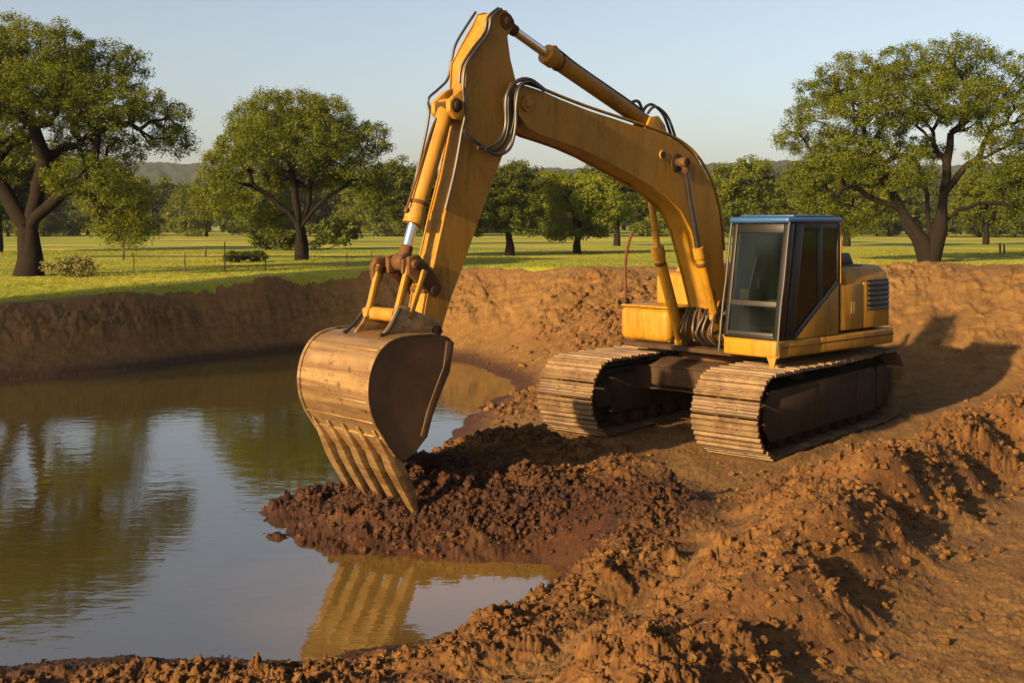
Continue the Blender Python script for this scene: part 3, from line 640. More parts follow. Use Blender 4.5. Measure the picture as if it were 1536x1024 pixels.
make_bush(384, 44.5, (33, .48, 1.0, 60, 40, .05, .15), 'leaf_dark', 'low dark shrub nearest the lone oak trunk')
make_bush(412, 66, (34, 1.5, 3.0, 90, 40, .11, .35), 'leaf_dark', 'dense rounded bush behind the left side of the lone oak trunk')
make_bush(490, 68, (35, 2.0, 3.8, 110, 40, .12, .4), 'leaf_dark', 'wide dark thicket right of the lone oak trunk')

# hills
def hills():
    us = np.linspace(-1.1, 1.1, 900); rows = np.linspace(0, 1, 26); U, T = np.meshgrid(us, rows, indexing='ij'); D = 620 + 420 * T
    X = U * D; Y = D; prof = 50 + 6 * perlin(U * 3.1 + 4, U * 0 + .5, 7) + 5 * perlin(U * 9, U * 0 + 2.5, 8)
    Z = prof * np.sin(np.clip(T * 1.15, 0, 1) * np.pi / 2) + (2.6 * clod(X, Y, 9, 200) + 1.6 * clod(X, Y, 5, 210)) * np.clip(T * 4, 0, 1) * 1.2 - 2
    n0, n1 = U.shape; i, j = np.meshgrid(np.arange(n0 - 1), np.arange(n1 - 1), indexing='ij'); f = np.stack([i * n1 + j, (i + 1) * n1 + j, (i + 1) * n1 + j + 1, i * n1 + j + 1], -1).reshape(-1, 4)
    a = NT('wooded_hill'); n = a.noise(.12, 6, .7); a.set(a.ramp(n, [(.3, (.010, .016, .007)), (.7, (.034, .044, .016))]), .95, 0, a.bump(n, 1.0, 1.5), .1)
    tag(np_mesh('hills', np.stack([X.ravel(), Y.ravel(), Z.ravel()], 1), f, a.m, smooth=True), kind='structure')
hills()

# ------------------------------------------------------------------ fence beyond the pond
def fence():
    ps = [(-60, 33), (185, 36), (337, 32.5), (557, 36.5)]
    t = empty('rail_fence', place(185, 36)); tag(t, 'low dark rail fence with thin posts crossing the grass behind the pond', 'fence')
    o = Vector(t.location); pts = []
    for px, d in ((128, 32.5), (185, 33.2), (337, 35), (450, 36.5), (560, 38)):
        x, y, z = place(px, d); pts.append(Vector((x, y, 2.53 - (384.5 - 335) * d / 1707)) - o)
    MB().tube(spline(pts, 4), .015, 8).build('rail', M['post'], t)
    for px, d, top in ((200, 33.6, .64), (277, 34.4, .62), (337, 35.0, .92), (398, 35.8, .5), (520, 37.4, .5), (557, 37.9, .6)):
        x, y, z = place(px, d); p = Vector((x, y, z)) - o
        MB().tube([p - Vector((0, 0, .2)), p + Vector((.01, 0, top * .5)), p + Vector((0, .01, top))], [.021, .019, .017], 7).build('post', M['post'], t)
fence()
def post(px, d, h, label, gname):
    x, y, z = place(px, d); t = MB().tube([(0, 0, -.2), (.01, 0, h * .5), (0, .01, h * .96), (0, .01, h)], [.05, .047, .043, .03], 8).build('field_post', M['post']); t.location = (x, y, z); tag(t, label, 'post', gname)
post(308, 52, .55, 'short lone post on the grass left of the lone oak', 'posts in the field')
post(185, 48, 1.0, 'taller dark post under the drooping branch of the forked oak', 'posts in the field')
post(1500, 50, .62, 'wooden post near the right edge beyond the dirt bank', 'posts in the field')
post(1506, 53, .5, 'shorter post behind the wooden post at the right edge', 'posts in the field')

# ------------------------------------------------------------------ excavator
HA = R(-90 - 47); EX = empty('excavator', (2.79, 14.33, 0), HA)
tag(EX, 'yellow crawler excavator with a blue roofed cab digging at the pond edge', 'excavator')
TR = Matrix.Rotation(R(7), 4, 'Z')                              # the tracks stand 7 degrees off the house
LB = .08                                                        # lateral centre of the boom

def offset_poly(p, d):
    n = len(p); out = []; area = sum(p[i][0] * p[(i + 1) % n][1] - p[(i + 1) % n][0] * p[i][1] for i in range(n)); sg = 1 if area > 0 else -1
    for i in range(n):
        a, b, c = Vector(p[i - 1]), Vector(p[i]), Vector(p[(i + 1) % n]); e1 = (b - a).normalized(); e2 = (c - b).normalized()
        nn = Vector((-e1.y, e1.x)) * sg + Vector((-e2.y, e2.x)) * sg; nn = nn / max(.5, nn.length_squared ** .5) if nn.length > 1e-6 else nn
        out.append(tuple(b + nn.normalized() * d))
    return out

# undercarriage
def track(lat):
    r, a0, a1, wd = .43, -1.50, 1.66, .80; zc = r + .045
    t = MB(); ln = a1 - a0; per = 2 * ln + 2 * math.pi * r; n = 46; pitch = per / n
    def at(s):
        s %= per
        if s < ln: return Vector((a0 + s, 0, zc + r - .02 * math.sin(math.pi * s / ln) ** 2)), 0.0
        s -= ln
        if s < math.pi * r: q = s / r; return Vector((a1 + r * math.sin(q), 0, zc + r * math.cos(q))), q
        s -= math.pi * r
        if s < ln: return Vector((a1 - s, 0, zc - r)), math.pi
        s -= ln; q = s / r; return Vector((a0 - r * math.sin(q), 0, zc - r * math.cos(q))), math.pi + q
    g = random.Random(int(lat * 100))
    for i in range(n):
        p, q = at(i * pitch); h = pitch * .462; tl = g.uniform(-.05, .05)
        prof = [(-h, -.012), (h, -.012), (h, .006), (h - .010, .014), (h - .016, .040), (h - .036, .040), (h - .046, .012), (.016, .012), (.009, .034), (-.011, .034), (-.018, .012), (-h + .040, .012), (-h + .030, .028), (-h + .014, .028), (-h + .006, .004), (-h, .002)]
        pr = []
        for x, z in prof:
            c, s_ = math.cos(q + tl), math.sin(q + tl); pr.append((p.x + x * c + z * s_, p.z - x * s_ + z * c))
        e = g.uniform(-.02, .02); t.prism(pr, lat - wd / 2 + e, lat + wd / 2 + e)
        for b in (-.12, .12):
            c, s_ = math.cos(q), math.sin(q); bp = [(p.x + x * c + z * s_, p.z - x * s_ + z * c) for x, z in ((-.03, .013), (.03, .013), (.022, .03), (-.022, .03))]
            t.prism(bp, lat + b - .02, lat + b + .02)
    o = t.xf(TR).build('track', M['shoe'], EX, .003, 1, 30)
    f = MB(); f.prism([(-1.35, .24), (1.45, .24), (1.55, .36), (1.55, .60), (1.4, .70), (-1.25, .70), (-1.4, .6)], lat - .24, lat + .24)
    sgn = 1 if lat > 0 else -1
    f.prism([(-1.1, .20), (1.72, .20), (1.86, .34), (1.86, .62), (1.70, .74), (-1.0, .74), (-1.1, .66)], lat + sgn * .31, lat + sgn * .335)
    f.box(-1.0, 1.5, lat + sgn * .24 - .08, lat + sgn * .24 + .08, .66, .72); f.box(-.6, -.52, lat + sgn * .335, lat + sgn * .352, .24, .70); f.box(.55, .63, lat + sgn * .335, lat + sgn * .352, .24, .70)
    f.box(-1.34, -1.16, lat + sgn * .28, lat + sgn * .325, .22, .72)
    f.xf(TR).build('track_frame', M['dark'], o, .012)
    MB().cyl_y(a1, zc, lat - .1, lat + .1, .36).cyl_y(a1, zc, lat - .3, lat + .3, .13).xf(TR).build('idler', M['dark'], o, .015)
    s = MB(); sp = []
    for k in range(44): rr = .395 if k % 2 else .33; sp.append((a0 + rr * math.cos(6.2832 * k / 44), zc + rr * math.sin(6.2832 * k / 44)))
    s.prism(sp, lat - .05, lat + .05).cyl_y(a0, zc, lat - .27, lat + .27, .24); s.xf(TR).build('sprocket', M['dark'], o, .006)
    for k in range(7): MB().cyl_y(-1.05 + k * .38, .155, lat - .22, lat + .22, .10, 16).xf(TR).build('track_roller', M['dark'], o, .01)
    for k in (-.5, .6): MB().cyl_y(k, .80, lat - .15, lat + .15, .075, 14).xf(TR).build('carrier_roller', M['dark'], o, .01)
    ck = MB()
    for i in range(n):
        p, q = at((i + .5) * pitch); c, s_ = math.cos(q), math.sin(q)
        bp = [(p.x + x * c + z * s_, p.z - x * s_ + z * c) for x, z in ((-.075, -.015), (.075, -.015), (.075, -.075), (-.075, -.075))]
        for b in (-.12, .12): ck.prism(bp, lat + b - .025, lat + b + .025)
    ck.xf(TR).build('chain', M['dark'], o)
    return o
track(1.06); track(-1.06)
u = MB(); u.prism([(-.75, .46), (.75, .46), (.95, .56), (.95, .80), (.7, .86), (-.7, .86), (-.9, .78), (-.9, .56)], -.62, .62)
for s in (-1, 1):
    for f0, f1 in ((.45, .95), (-.9, -.45)): u.box(f0, f1, s * .62 if s > 0 else -.84, .84 if s > 0 else -.62, .50, .78)
u.box(.951, .975, -.66, .66, .775, .80).box(.951, .975, -.66, .66, .50, .525)
u.xf(TR).build('undercarriage', M['dark'], EX, .02)
MB().tube([(0, 0, .85), (0, 0, .93)], .68, 48).tube([(0, 0, .93), (0, 0, 1.04)], .60, 48).build('slew_ring', M['rust'], EX, .01)

# house
h = MB(); h.box(-1.34, .34, -1.15, 1.45, 1.04, 1.235); h.box(.33, 1.17, .70, 1.45, 1.04, 1.235); h.box(.33, .80, -1.15, -.38, 1.05, 1.23)
h.build('platform_frame', M['yellow'], EX, .03, 3)
MB().box(-1.30, .95, -1.0, 1.2, .985, 1.04).build('belly_plate', M['dark'], EX, .01)
MB().prism([(-1.33, 1.15), (-1.33, 1.168), (1.10, 1.168), (1.10, 1.15)], 1.4505, 1.4575).build('side_molding', M['rust'], EX, .002)
# engine hood with panels, grille
hd = MB(); hd.box(-1.34, -.10, -1.12, 1.435, 1.238, 2.02); hood = hd.build('engine_hood', M['yellow'], EX, .19, 7, 50)
pn = MB(); pn.box(-.60, -.115, 1.425, 1.447, 1.27, 1.81); pn.box(-1.23, -.625, 1.425, 1.447, 1.27, 1.82)
pn.build('access_panel', M['yellow'], hood, .012)
gr = MB(); gr.box(-1.20, -.70, 1.4475, 1.453, 1.475, 1.845); gro = gr.build('vent_backing', M['black'], hood)
sl_ = MB()
for k in range(6):
    z0 = 1.49 + k * .06; sl_.add([(-1.19, 1.454, z0), (-.71, 1.454, z0), (-.71, 1.476, z0 - .004), (-1.19, 1.476, z0 - .004), (-1.19, 1.454, z0 + .034), (-.71, 1.454, z0 + .034), (-.71, 1.464, z0 + .034), (-1.19, 1.464, z0 + .034)],
        [(0, 1, 2, 3), (4, 7, 6, 5), (0, 4, 5, 1), (3, 2, 6, 7), (0, 3, 7, 4), (1, 5, 6, 2)])
sl_.build('vent_grille', M['frame_grey'], hood, .003)
em = MB()
for a, b in ((-.42, -.395), (-.36, -.335)): em.box(a, b, 1.4475, 1.4505, 1.46, 1.60)
em.build('emblem', mat_plain('faded_decal', (.25, .155, .045), .6, 0, .35, 30), hood)
MB().prism([(-.78, 2.02), (-.12, 2.02), (-.12, 2.05), (-.16, 2.17), (-.70, 2.17), (-.78, 2.06)], .72, 1.22).build('air_box', M['black'], hood, .025, 3)
MB().box(-.86, -.10, .62, 1.30, 2.004, 2.03).build('air_box_base', M['black'], hood, .008)
MB().tube([(-.9, -.5, 1.98), (-.9, -.5, 2.32), (-.97, -.5, 2.40)], .05, 12).build('exhaust_pipe', M['rust'], hood)
# counterweight (rounded back)
cw = []
for k in range(13):
    q = -1.0 + 2.0 * k / 12; cw.append((q * 1.17 + .06, -1.33 - .38 * (1 - abs(q) ** 2.4)))
c_ = MB(); n = len(cw); top = 1.93
vs = [(f, l, 1.06) for l, f in cw] + [(f, l, top) for l, f in cw]
c_.add(vs, [(i, i + 1, i + 1 + n, i + n) for i in range(n - 1)] + [tuple(range(n - 1, -1, -1)), tuple(range(n, 2 * n)), (n - 1, 0, n, 2 * n - 1)]); c_.build('counterweight', M['yellow'], EX, .06, 4)
# right-hand fuel tank, tool box, handrail
MB().box(-.10, .30, -1.05, -.22, 1.24, 1.90).build('fuel_tank', M['yellow'], EX, .10, 5)
tb = MB(); tb.box(.24, .86, -1.16, -.36, 1.05, 1.47); tbo = tb.build('tool_box', M['yellow'], EX, .09, 5)
MB().box(.20, .84, -1.14, -.30, 1.472, 1.50).build('step_plate', M['yellow'], EX, .01)
MB().tube(spline([(.80, -1.10, 1.49), (.80, -1.10, 1.70), (.80, -1.105, 1.95), (.78, -1.09, 2.20), (.73, -1.05, 2.42)], 5), .02, 10).build('handrail', M['rust'], EX)
MB().box(.76, .84, -1.14, -1.06, 1.50, 1.58).build('handrail_foot', M['dark'], EX, .015)

# cab
cab = MB().prism([(-.06, 1.24), (1.155, 1.24), (1.155, 1.275), (-.06, 1.275)], .70, 1.44).build('cab', M['black'], EX, .004)
ZT = 2.53
def fx(z): return 1.165 - (z - 1.25) * .165                     # windscreen leans back
def pillar(f0, f1, l0, l1, z0=1.26, z1=ZT, lean=True):
    a0, a1 = (f0 + fx(z0) - fx(1.25), f1 + fx(z0) - fx(1.25)) if lean else (f0, f1); b0, b1 = (f0 + fx(z1) - fx(1.25), f1 + fx(z1) - fx(1.25)) if lean else (f0, f1)
    return [(a0, l0, z0), (a1, l0, z0), (a1, l1, z0), (a0, l1, z0), (b0, l0, z1), (b1, l0, z1), (b1, l1, z1), (b0, l1, z1)], [(3, 2, 1, 0), (4, 5, 6, 7), (0, 1, 5, 4), (1, 2, 6, 5), (2, 3, 7, 6), (3, 0, 4, 7)]
p = MB()
for args in ((1.08, 1.165, .70, .755), (1.05, 1.165, 1.37, 1.445)): p.add(*pillar(*args))
p.add(*pillar(.86, 1.02, 1.40, 1.445))                         # wide dark door post
for args in ((-.10, -.045, 1.39, 1.445), (-.10, -.04, .70, .76), (.27, .36, 1.40, 1.444)): p.add(*pillar(*args, z0=1.26 if args[2] < 1 else (1.84 if args[0] < 0 else 1.56), lean=False))
p.add(*[[(fx(2.44) - .08, .755, 2.42), (fx(2.44) - .006, .755, 2.42), (fx(2.44) - .006, 1.37, 2.42), (fx(2.44) - .08, 1.37, 2.42), (fx(2.53) - .08, .755, ZT), (fx(2.53) - .006, .755, ZT), (fx(2.53) - .006, 1.37, ZT), (fx(2.53) - .08, 1.37, ZT)], [(3, 2, 1, 0), (4, 5, 6, 7), (0, 1, 5, 4), (1, 2, 6, 5), (2, 3, 7, 6), (3, 0, 4, 7)]])
p.box(-.04, .80, 1.405, 1.443, 2.45, ZT)
p.box(-.04, .80, .70, .74, 2.45, ZT).box(-.10, -.05, .76, 1.39, 2.43, ZT)
p.prism([(.80, 1.262), (.92, 1.262), (-.04, 1.88), (-.04, 1.81)], 1.403, 1.446)
p.box(-.04, 1.05, .705, .73, 1.28, 1.75)                        # inner wall beside the boom
p.build('cab_frame', M['black'], cab, .008)
MB().prism([(.84, 1.27), (.885, 1.27), (-.035, 1.862), (-.035, 1.835)], 1.4465, 1.4525).build('blue_trim', M['trim_blue'], cab, .002)
MB().prism([(-.06, 1.238), (.84, 1.238), (-.05, 1.815), (-.06, 1.815)], 1.36, 1.449).build('lower_panel', M['yellow'], cab, .01)
MB().box(-.118, -.101, .72, 1.452, 1.82, 2.52).build('rear_corner', M['yellow_worn'], cab, .004)
rf = MB(); rf.box(-.12, 1.01, .665, 1.475, 2.533, 2.60); rf.build('roof', M['blue'], cab, .03, 4)
MB().box(-.02, .84, .72, 1.42, 2.602, 2.625).build('roof_hatch', M['blue'], cab, .012)
def pane(pts, mat, name):
    v = [Vector(q) for q in pts]; nn = (v[1] - v[0]).cross(v[2] - v[0]).normalized() * .006; k = len(v)
    m = MB(); m.add([q - nn for q in v] + [q + nn for q in v], [tuple(range(k - 1, -1, -1)), tuple(range(k, 2 * k))] + [(i, (i + 1) % k, (i + 1) % k + k, i + k) for i in range(k)]); return m.build(name, mat, cab, smooth=0)
e = .03
pane([(fx(1.66) - e, .757, 1.66), (fx(1.66) - e, 1.368, 1.66), (fx(2.42) - e, 1.368, 2.42), (fx(2.42) - e, .757, 2.42)], M['glass'], 'windscreen')
pane([(fx(1.31) - e, .757, 1.31), (fx(1.31) - e, 1.368, 1.31), (fx(1.60) - e, 1.368, 1.60), (fx(1.60) - e, .757, 1.60)], M['glass_dark'], 'lower_window')
for z0, z1, o in ((1.60, 1.66, 0), (1.275, 1.315, .012)):
    MB().add([(fx(z0) - .05, .757, z0), (fx(z0) + o - .004, .757, z0), (fx(z0) + o - .004, 1.368, z0), (fx(z0) - .05, 1.368, z0), (fx(z1) - .05, .757, z1), (fx(z1) + o - .004, .757, z1), (fx(z1) + o - .004, 1.368, z1), (fx(z1) - .05, 1.368, z1)], [(3, 2, 1, 0), (4, 5, 6, 7), (0, 1, 5, 4), (1, 2, 6, 5), (2, 3, 7, 6), (3, 0, 4, 7)]).build('window_bar', M['frame_grey'], cab, .006)
pane([(.86, 1.424, 1.30), (.36, 1.424, 1.62), (.36, 1.424, 2.45), (.80, 1.424, 2.45), (.86, 1.424, 2.0)], M['glass_dark'], 'door_window')
pane([(.27, 1.424, 1.68), (-.045, 1.424, 1.86), (-.045, 1.424, 2.45), (.27, 1.424, 2.45)], M['glass_dark'], 'rear_side_window')
pane([(-.07, .76, 1.84), (-.07, 1.39, 1.84), (-.07, 1.39, 2.43), (-.07, .76, 2.43)], M['glass_dark'], 'rear_window')
pane([(-.04, .715, 1.75), (.98, .715, 1.75), (.90, .715, 2.45), (-.04, .715, 2.45)], M['glass_dark'], 'inner_side_window')
for l in (.685, 1.462):                                         # grab bars up both front posts
    MB().tube(spline([(fx(1.06) + .03, l, 1.07), (fx(1.25) + .035, l, 1.26), (fx(1.62) + .03, l - .01, 1.60), (fx(1.9) + .028, l, 1.9), (fx(2.5) + .028, l, 2.50), (fx(2.5) - .02, l, 2.545)], 4), .014, 8).build('grab_bar', M['frame_grey'], cab)
st = MB(); st.box(.22, .62, .86, 1.26, 1.52, 1.64).box(.14, .26, .87, 1.25, 1.62, 2.16).box(.15, .24, .96, 1.16, 2.18, 2.34).box(.3, .52, .95, 1.17, 1.28, 1.52); st.build('seat', mat_plain('grey_seat_cloth', (.045, .040, .034), .9, 0, .3), cab, .04, 3)
MB().box(.70, .96, .78, .92, 1.28, 1.78).box(.2, .7, 1.28, 1.36, 1.5, 1.72).box(.2, .7, .76, .84, 1.5, 1.72).tube([(.60, .80, 1.72), (.62, .80, 1.88)], .016, 8).tube([(.60, 1.32, 1.72), (.62, 1.32, 1.88)], .016, 8).build('console', M['dark'], cab, .02)
MB().tube([(fx(1.70) + .0, .98, 1.68), (fx(2.1) + .0, 1.06, 2.15)], .008, 6).build('wiper', M['black'], cab)
MB().add([(1.14, 1.30, 1.05), (1.18, 1.30, 1.05), (1.18, 1.42, 1.05), (1.14, 1.42, 1.05), (1.155, 1.35, .90), (1.165, 1.35, .90), (1.165, 1.37, .90), (1.155, 1.37, .90)], [(3, 2, 1, 0), (4, 5, 6, 7), (0, 1, 5, 4), (1, 2, 6, 5), (2, 3, 7, 6), (3, 0, 4, 7)]).build('tow_lug', M['yellow_worn'], EX, .004)

# boom
BT = [(3.99, 3.80), (3.94, 3.89), (3.84, 3.92), (3.60, 3.88), (3.36, 3.82), (2.96, 3.74), (2.55, 3.66), (1.95, 3.59), (1.66, 3.54), (1.40, 3.47), (1.13, 3.33), (.90, 3.13), (.74, 2.92), (.62, 2.62), (.55, 2.17), (.50, 1.65), (.46, 1.45)]
BL = [(.56, 1.33), (.70, 1.36), (.80, 1.53), (.91, 1.82), (1.04, 2.14), (1.17, 2.44), (1.36, 2.67), (1.65, 2.84), (1.95, 2.97), (2.40, 3.12), (2.80, 3.25), (3.10, 3.33), (3.40, 3.39), (3.63, 3.43), (3.83, 3.50), (3.96, 3.62)]
BP = BT + BL; w0, w1 = LB - .17, LB + .17
core = MB(); core.prism(offset_poly(BP, .022), w0 + .02, w1 - .02); boom = core.build('boom', M['yellow'], EX, 0, 1, 30)
pl = MB(); pl.prism(BP, w1 - .021, w1).prism(BP, w0, w0 + .021); pl.build('side_plate', M['yellow'], boom, .004, 1, 30)
MB().cyl_y(3.85, 3.74, w0 - .03, w1 + .03, .085).cyl_y(3.85, 3.74, w0 - .045, w1 + .045, .045).build('tip_pin', M['yellow_worn'], boom, .01)
MB().cyl_y(1.70, 3.31, w0 - .012, w1 + .012, .058).build('boss_ring', M['yellow_worn'], boom, .01)
MB().cyl_y(1.70, 3.31, w0 - .016, w1 + .016, .040).build('boss_hole', M['black'], boom)
MB().cyl_y(1.45, 3.23, w0 - .16, w1 + .16, .05).cyl_y(1.45, 3.23, w0 - .02, w1 + .02, .11).build('cylinder_pin', M['dark'], boom, .01)
MB().cyl_y(.56, 1.47, w0 - .12, w1 + .12, .09).build('foot_pin', M['dark'], boom, .01)
MB().prism([(.15, 1.20), (.90, 1.20), (.70, 1.60), (.45, 1.62)], w1 + .03, w1 + .07).prism([(.15, 1.20), (.90, 1.20), (.70, 1.60), (.45, 1.62)], w0 - .07, w0 - .03).build('boom_bracket', M['yellow'], EX, .01)
MB().prism([(1.50, 3.46), (1.95, 3.56), (1.84, 3.74), (1.70, 3.76), (1.58, 3.66)], LB + .08, LB + .115).prism([(1.50, 3.46), (1.95, 3.56), (1.84, 3.74), (1.70, 3.76), (1.58, 3.66)], LB - .115, LB - .08).build('cylinder_bracket', M['yellow'], boom, .008)
pp = MB()
for l, dz in ((.20, .0), (.13, .02), (.02, .0)):
    pp.tube(spline([(3.70, l, 3.96), (3.55, l, 3.915 + dz), (2.91, l, 3.785 + dz), (2.03, l, 3.645 + dz), (1.44, l, 3.535 + dz), (1.01, l, 3.345 + dz), (.70, l, 3.02), (.54, l, 2.65), (.47, l, 2.2)], 4), .017, 8)
pp.build('hydraulic_pipe', M['yellow_worn'], boom)

def cylinder(name, p0, pm, p1, rb, rr, l, rodmat, lug=.09):
    """rod eye at p0, rod ends at gland pm, barrel to eye p1"""
    P = lambda q: Vector((q[0], l, q[1])); a, m, b = P(p0), P(pm), P(p1); t = (b - a).normalized()
    br = MB().tube([m, m + t * .01, m + t * .012, b - t * .05, b], [rb * .8, rb, rb, rb, rb * .7], 24)
    br.tube([m - t * .03, m - t * .028, m + t * .10, m + t * .102], [rb * .95, rb * 1.22, rb * 1.22, rb], 24)
    br.cyl_y(b.x, b.z, l - rb * .85, l + rb * .85, rb * .95, 20)
    o = br.build(name, M['yellow_worn'] if 'bucket' in name else M['yellow'], EX, .004, 1)
    MB().tube([a + t * rb * .5, m + t * .02], rr, 20).build('rod', rodmat, o)
    MB().cyl_y(a.x, a.z, l - lug * .5, l + lug * .5, rr * 1.7, 20).tube([a, a + t * rr * 3.2], [rr * 1.3, rr * 1.2], 16).build('rod_eye', M['rust'], o, .006)
    MB().tube([m + t * .16, m + t * .17, m + t * .19, m + t * .20], [rb * 1.0, rb * 1.1, rb * 1.1, rb], 24).build('band', M['rust'], o)
    sidep = Vector((-t.z, 0, t.x)); q = sidep if sidep.z > 0 else -sidep
    MB().tube([m + t * .07 + q * rb * 1.1, m + t * .07 + q * rb * 1.55], .028, 10).tube(spline([m + t * .07 + q * rb * 1.45, m + t * .2 + q * rb * 1.4, m + t * .5 + q * rb * 1.25, b - t * .3 + q * rb * 1.25, b - t * .16 + q * rb * 1.0], 4), .012, 8).build('port_pipe', M['rust'], o)
    return o
cylinder('boom_cylinder', (1.45, 3.23), (1.19, 2.22), (.87, 1.42), .055, .036, w1 + .115, M['rodgrease'])
cylinder('boom_cylinder', (1.45, 3.23), (1.24, 2.22), (.79, 1.08), .066, .040, w0 - .115, M['yellow_worn'])
cylinder('arm_cylinder', (3.99, 4.55), (3.38, 4.30), (1.74, 3.66), .088, .050, LB, M['chrome'], .12)
cylinder('bucket_cylinder', (5.29, 2.17), (5.16, 2.55), (4.75, 3.66), .082, .050, LB, M['chrome'], .14)

# arm
AF = [(4.17, 4.66), (4.26, 4.63), (4.32, 4.52), (4.46, 4.32), (4.60, 4.10), (4.62, 3.85), (4.62, 3.55), (4.67, 3.36), (4.76, 3.00), (4.88, 2.63), (4.99, 2.25), (5.08, 1.94), (5.15, 1.62), (5.17, 1.50), (5.12, 1.41)]
AR = [(5.02, 1.39), (4.95, 1.46), (4.80, 1.83), (4.66, 2.11), (4.47, 2.52), (4.31, 2.85), (4.14, 3.20), (4.02, 3.36), (3.94, 3.55), (3.92, 3.80), (3.96, 3.98), (4.03, 4.18), (4.07, 4.40), (4.00, 4.50), (4.01, 4.60), (4.08, 4.66)]
AP = AF + AR; a0_, a1_ = LB - .13, LB + .13
arm = MB().prism(offset_poly(AP, .016), a0_ + .016, a1_ - .016).build('arm', M['yellow_worn'], EX, 0, 1, 30)
MB().prism(AP, a1_ - .017, a1_).prism(AP, a0_, a0_ + .017).build('side_plate', M['yellow_worn'], arm, .004, 1, 30)
MB().cyl_y(4.09, 4.55, a0_ - .02, a1_ + .02, .085).cyl_y(4.09, 4.55, a0_ - .03, a1_ + .03, .05).build('top_pin', M['rust'], arm, .01)
MB().prism([(4.58, 3.52), (4.60, 3.86), (4.72, 3.80), (4.84, 3.70), (4.84, 3.60), (4.76, 3.53)], LB + .085, a1_ + .02).prism([(4.58, 3.52), (4.60, 3.86), (4.72, 3.80), (4.84, 3.70), (4.84, 3.60), (4.76, 3.53)], a0_ - .02, LB - .085).build('cylinder_bracket', M['yellow_worn'], arm, .01)
MB().cyl_y(4.76, 3.66, a0_ - .035, a1_ + .035, .07).cyl_y(4.76, 3.66, a0_ - .05, a1_ + .05, .04).build('bracket_pin', M['dark'], arm, .008)
MB().prism([(3.86, 3.55), (4.10, 3.45), (4.16, 3.75), (4.04, 3.95), (3.88, 3.90)], a1_ + .002, a1_ + .03).build('pivot_plate', M['dark'], arm, .01)
MB().cyl_y(5.06, 1.52, a0_ - .10, a1_ + .10, .06).build('tip_pin', M['dark'], arm, .008)

# linkage
rk = [(4.96, 1.92), (5.04, 1.83), (5.16, 1.90), (5.36, 2.06), (5.36, 2.22), (5.24, 2.24), (5.08, 2.10)]
lk = MB().prism(rk, a1_ + .012, a1_ + .055).prism(rk, a0_ - .055, a0_ - .012); lk.cyl_y(5.05, 1.90, a0_ - .075, a1_ + .075, .045).cyl_y(5.29, 2.15, a0_ - .09, a1_ + .09, .042)
lko = lk.build('rocker_link', M['rust'], EX, .012)
MB().prism([(5.22, 2.10), (5.36, 2.06), (5.40, 1.96), (5.47, 1.97), (5.50, 2.12), (5.44, 2.21), (5.24, 2.22)], a0_ - .13, a0_ - .058).cyl_y(5.43, 2.10, a0_ - .16, a0_ - .02, .042).build('link_head', M['rust'], lko, .015)
MB().box(5.22, 5.40, a0_ + .01, LB - .075, 2.06, 2.20).box(5.22, 5.38, LB + .075, a1_ - .01, 2.06, 2.20).build('link_spacer', M['rust'], lko, .02)
def link_bar(l, f0, z0, f1, z1, hw=.032, th=.026):
    d = Vector((f1 - f0, z1 - z0)).normalized(); n_ = Vector((-d.y, d.x)); a, b = Vector((f0, z0)) - d * .06, Vector((f1, z1)) + d * .05
    pr = [a + n_ * hw * 1.25, a + d * .09 + n_ * hw, b - d * .09 + n_ * hw, b + n_ * hw * 1.3, b - n_ * hw * 1.3, b - d * .09 - n_ * hw, a + d * .09 - n_ * hw, a - n_ * hw * 1.25]
    return MB().prism([tuple(p_) for p_ in pr], l - th, l + th).build('bucket_link', M['yellow_worn'], EX, .008)
link_bar(a1_ - .02, 5.31, 2.11, 5.44, 1.70); link_bar(a0_ - .06, 5.43, 2.08, 5.54, 1.70); link_bar(a1_ + .085, 5.22, 2.04, 5.36, 1.70, .026, .016)

# bucket
BS = [(5.08, 1.44), (5.18, 1.505), (5.45, 1.53), (5.72, 1.515), (5.88, 1.45), (5.985, 1.32), (6.035, 1.15), (6.03, .98), (5.98, .83), (5.91, .715), (5.83, .60), (5.745, .49)]
BF = [(5.64, .43), (5.52, .49), (5.40, .60), (5.33, .80), (5.24, .98), (5.13, 1.18)]
B0, B1 = -.53, .58
def shell(prof, th, y0, y1):
    inn = []
    for i, q in enumerate(prof):
        a, b = Vector(prof[max(i - 1, 0)]), Vector(prof[min(i + 1, len(prof) - 1)]); t = (b - a).normalized(); inn.append(tuple(Vector(q) + Vector((t.y, -t.x)) * th))
    return MB().prism(list(prof) + inn[::-1], y0, y1)
bs = [tuple(v) for v in [q.xz for q in spline([(a, 0, b) for a, b in BS], 4)]]
bucket = shell(bs, .028, B0 + .012, B1 - .012).build('bucket', M['bucket'], EX, 0, 1, 40)
sp = bs + BF
MB().prism(sp, B1 - .03, B1 - .006).prism(sp, B0 + .006, B0 + .03).build('side_plate', M['bucket_side'], bucket, .006, 1, 40)
rim = MB()
for l0, l1 in ((B1 - .034, B1 + .006), (B0 - .006, B0 + .034)):
    out = [tuple(Vector(q) + (Vector((-(Vector(bs[min(i + 1, len(bs) - 1)]) - Vector(bs[max(i - 1, 0)])).normalized().y, (Vector(bs[min(i + 1, len(bs) - 1)]) - Vector(bs[max(i - 1, 0)])).normalized().x)) * .016)) for i, q in enumerate(bs)]
    rim.prism(out[6:] + bs[6:][::-1], l0, l1)
rim.build('rim', M['bucket'], bucket, .003, 1, 40)
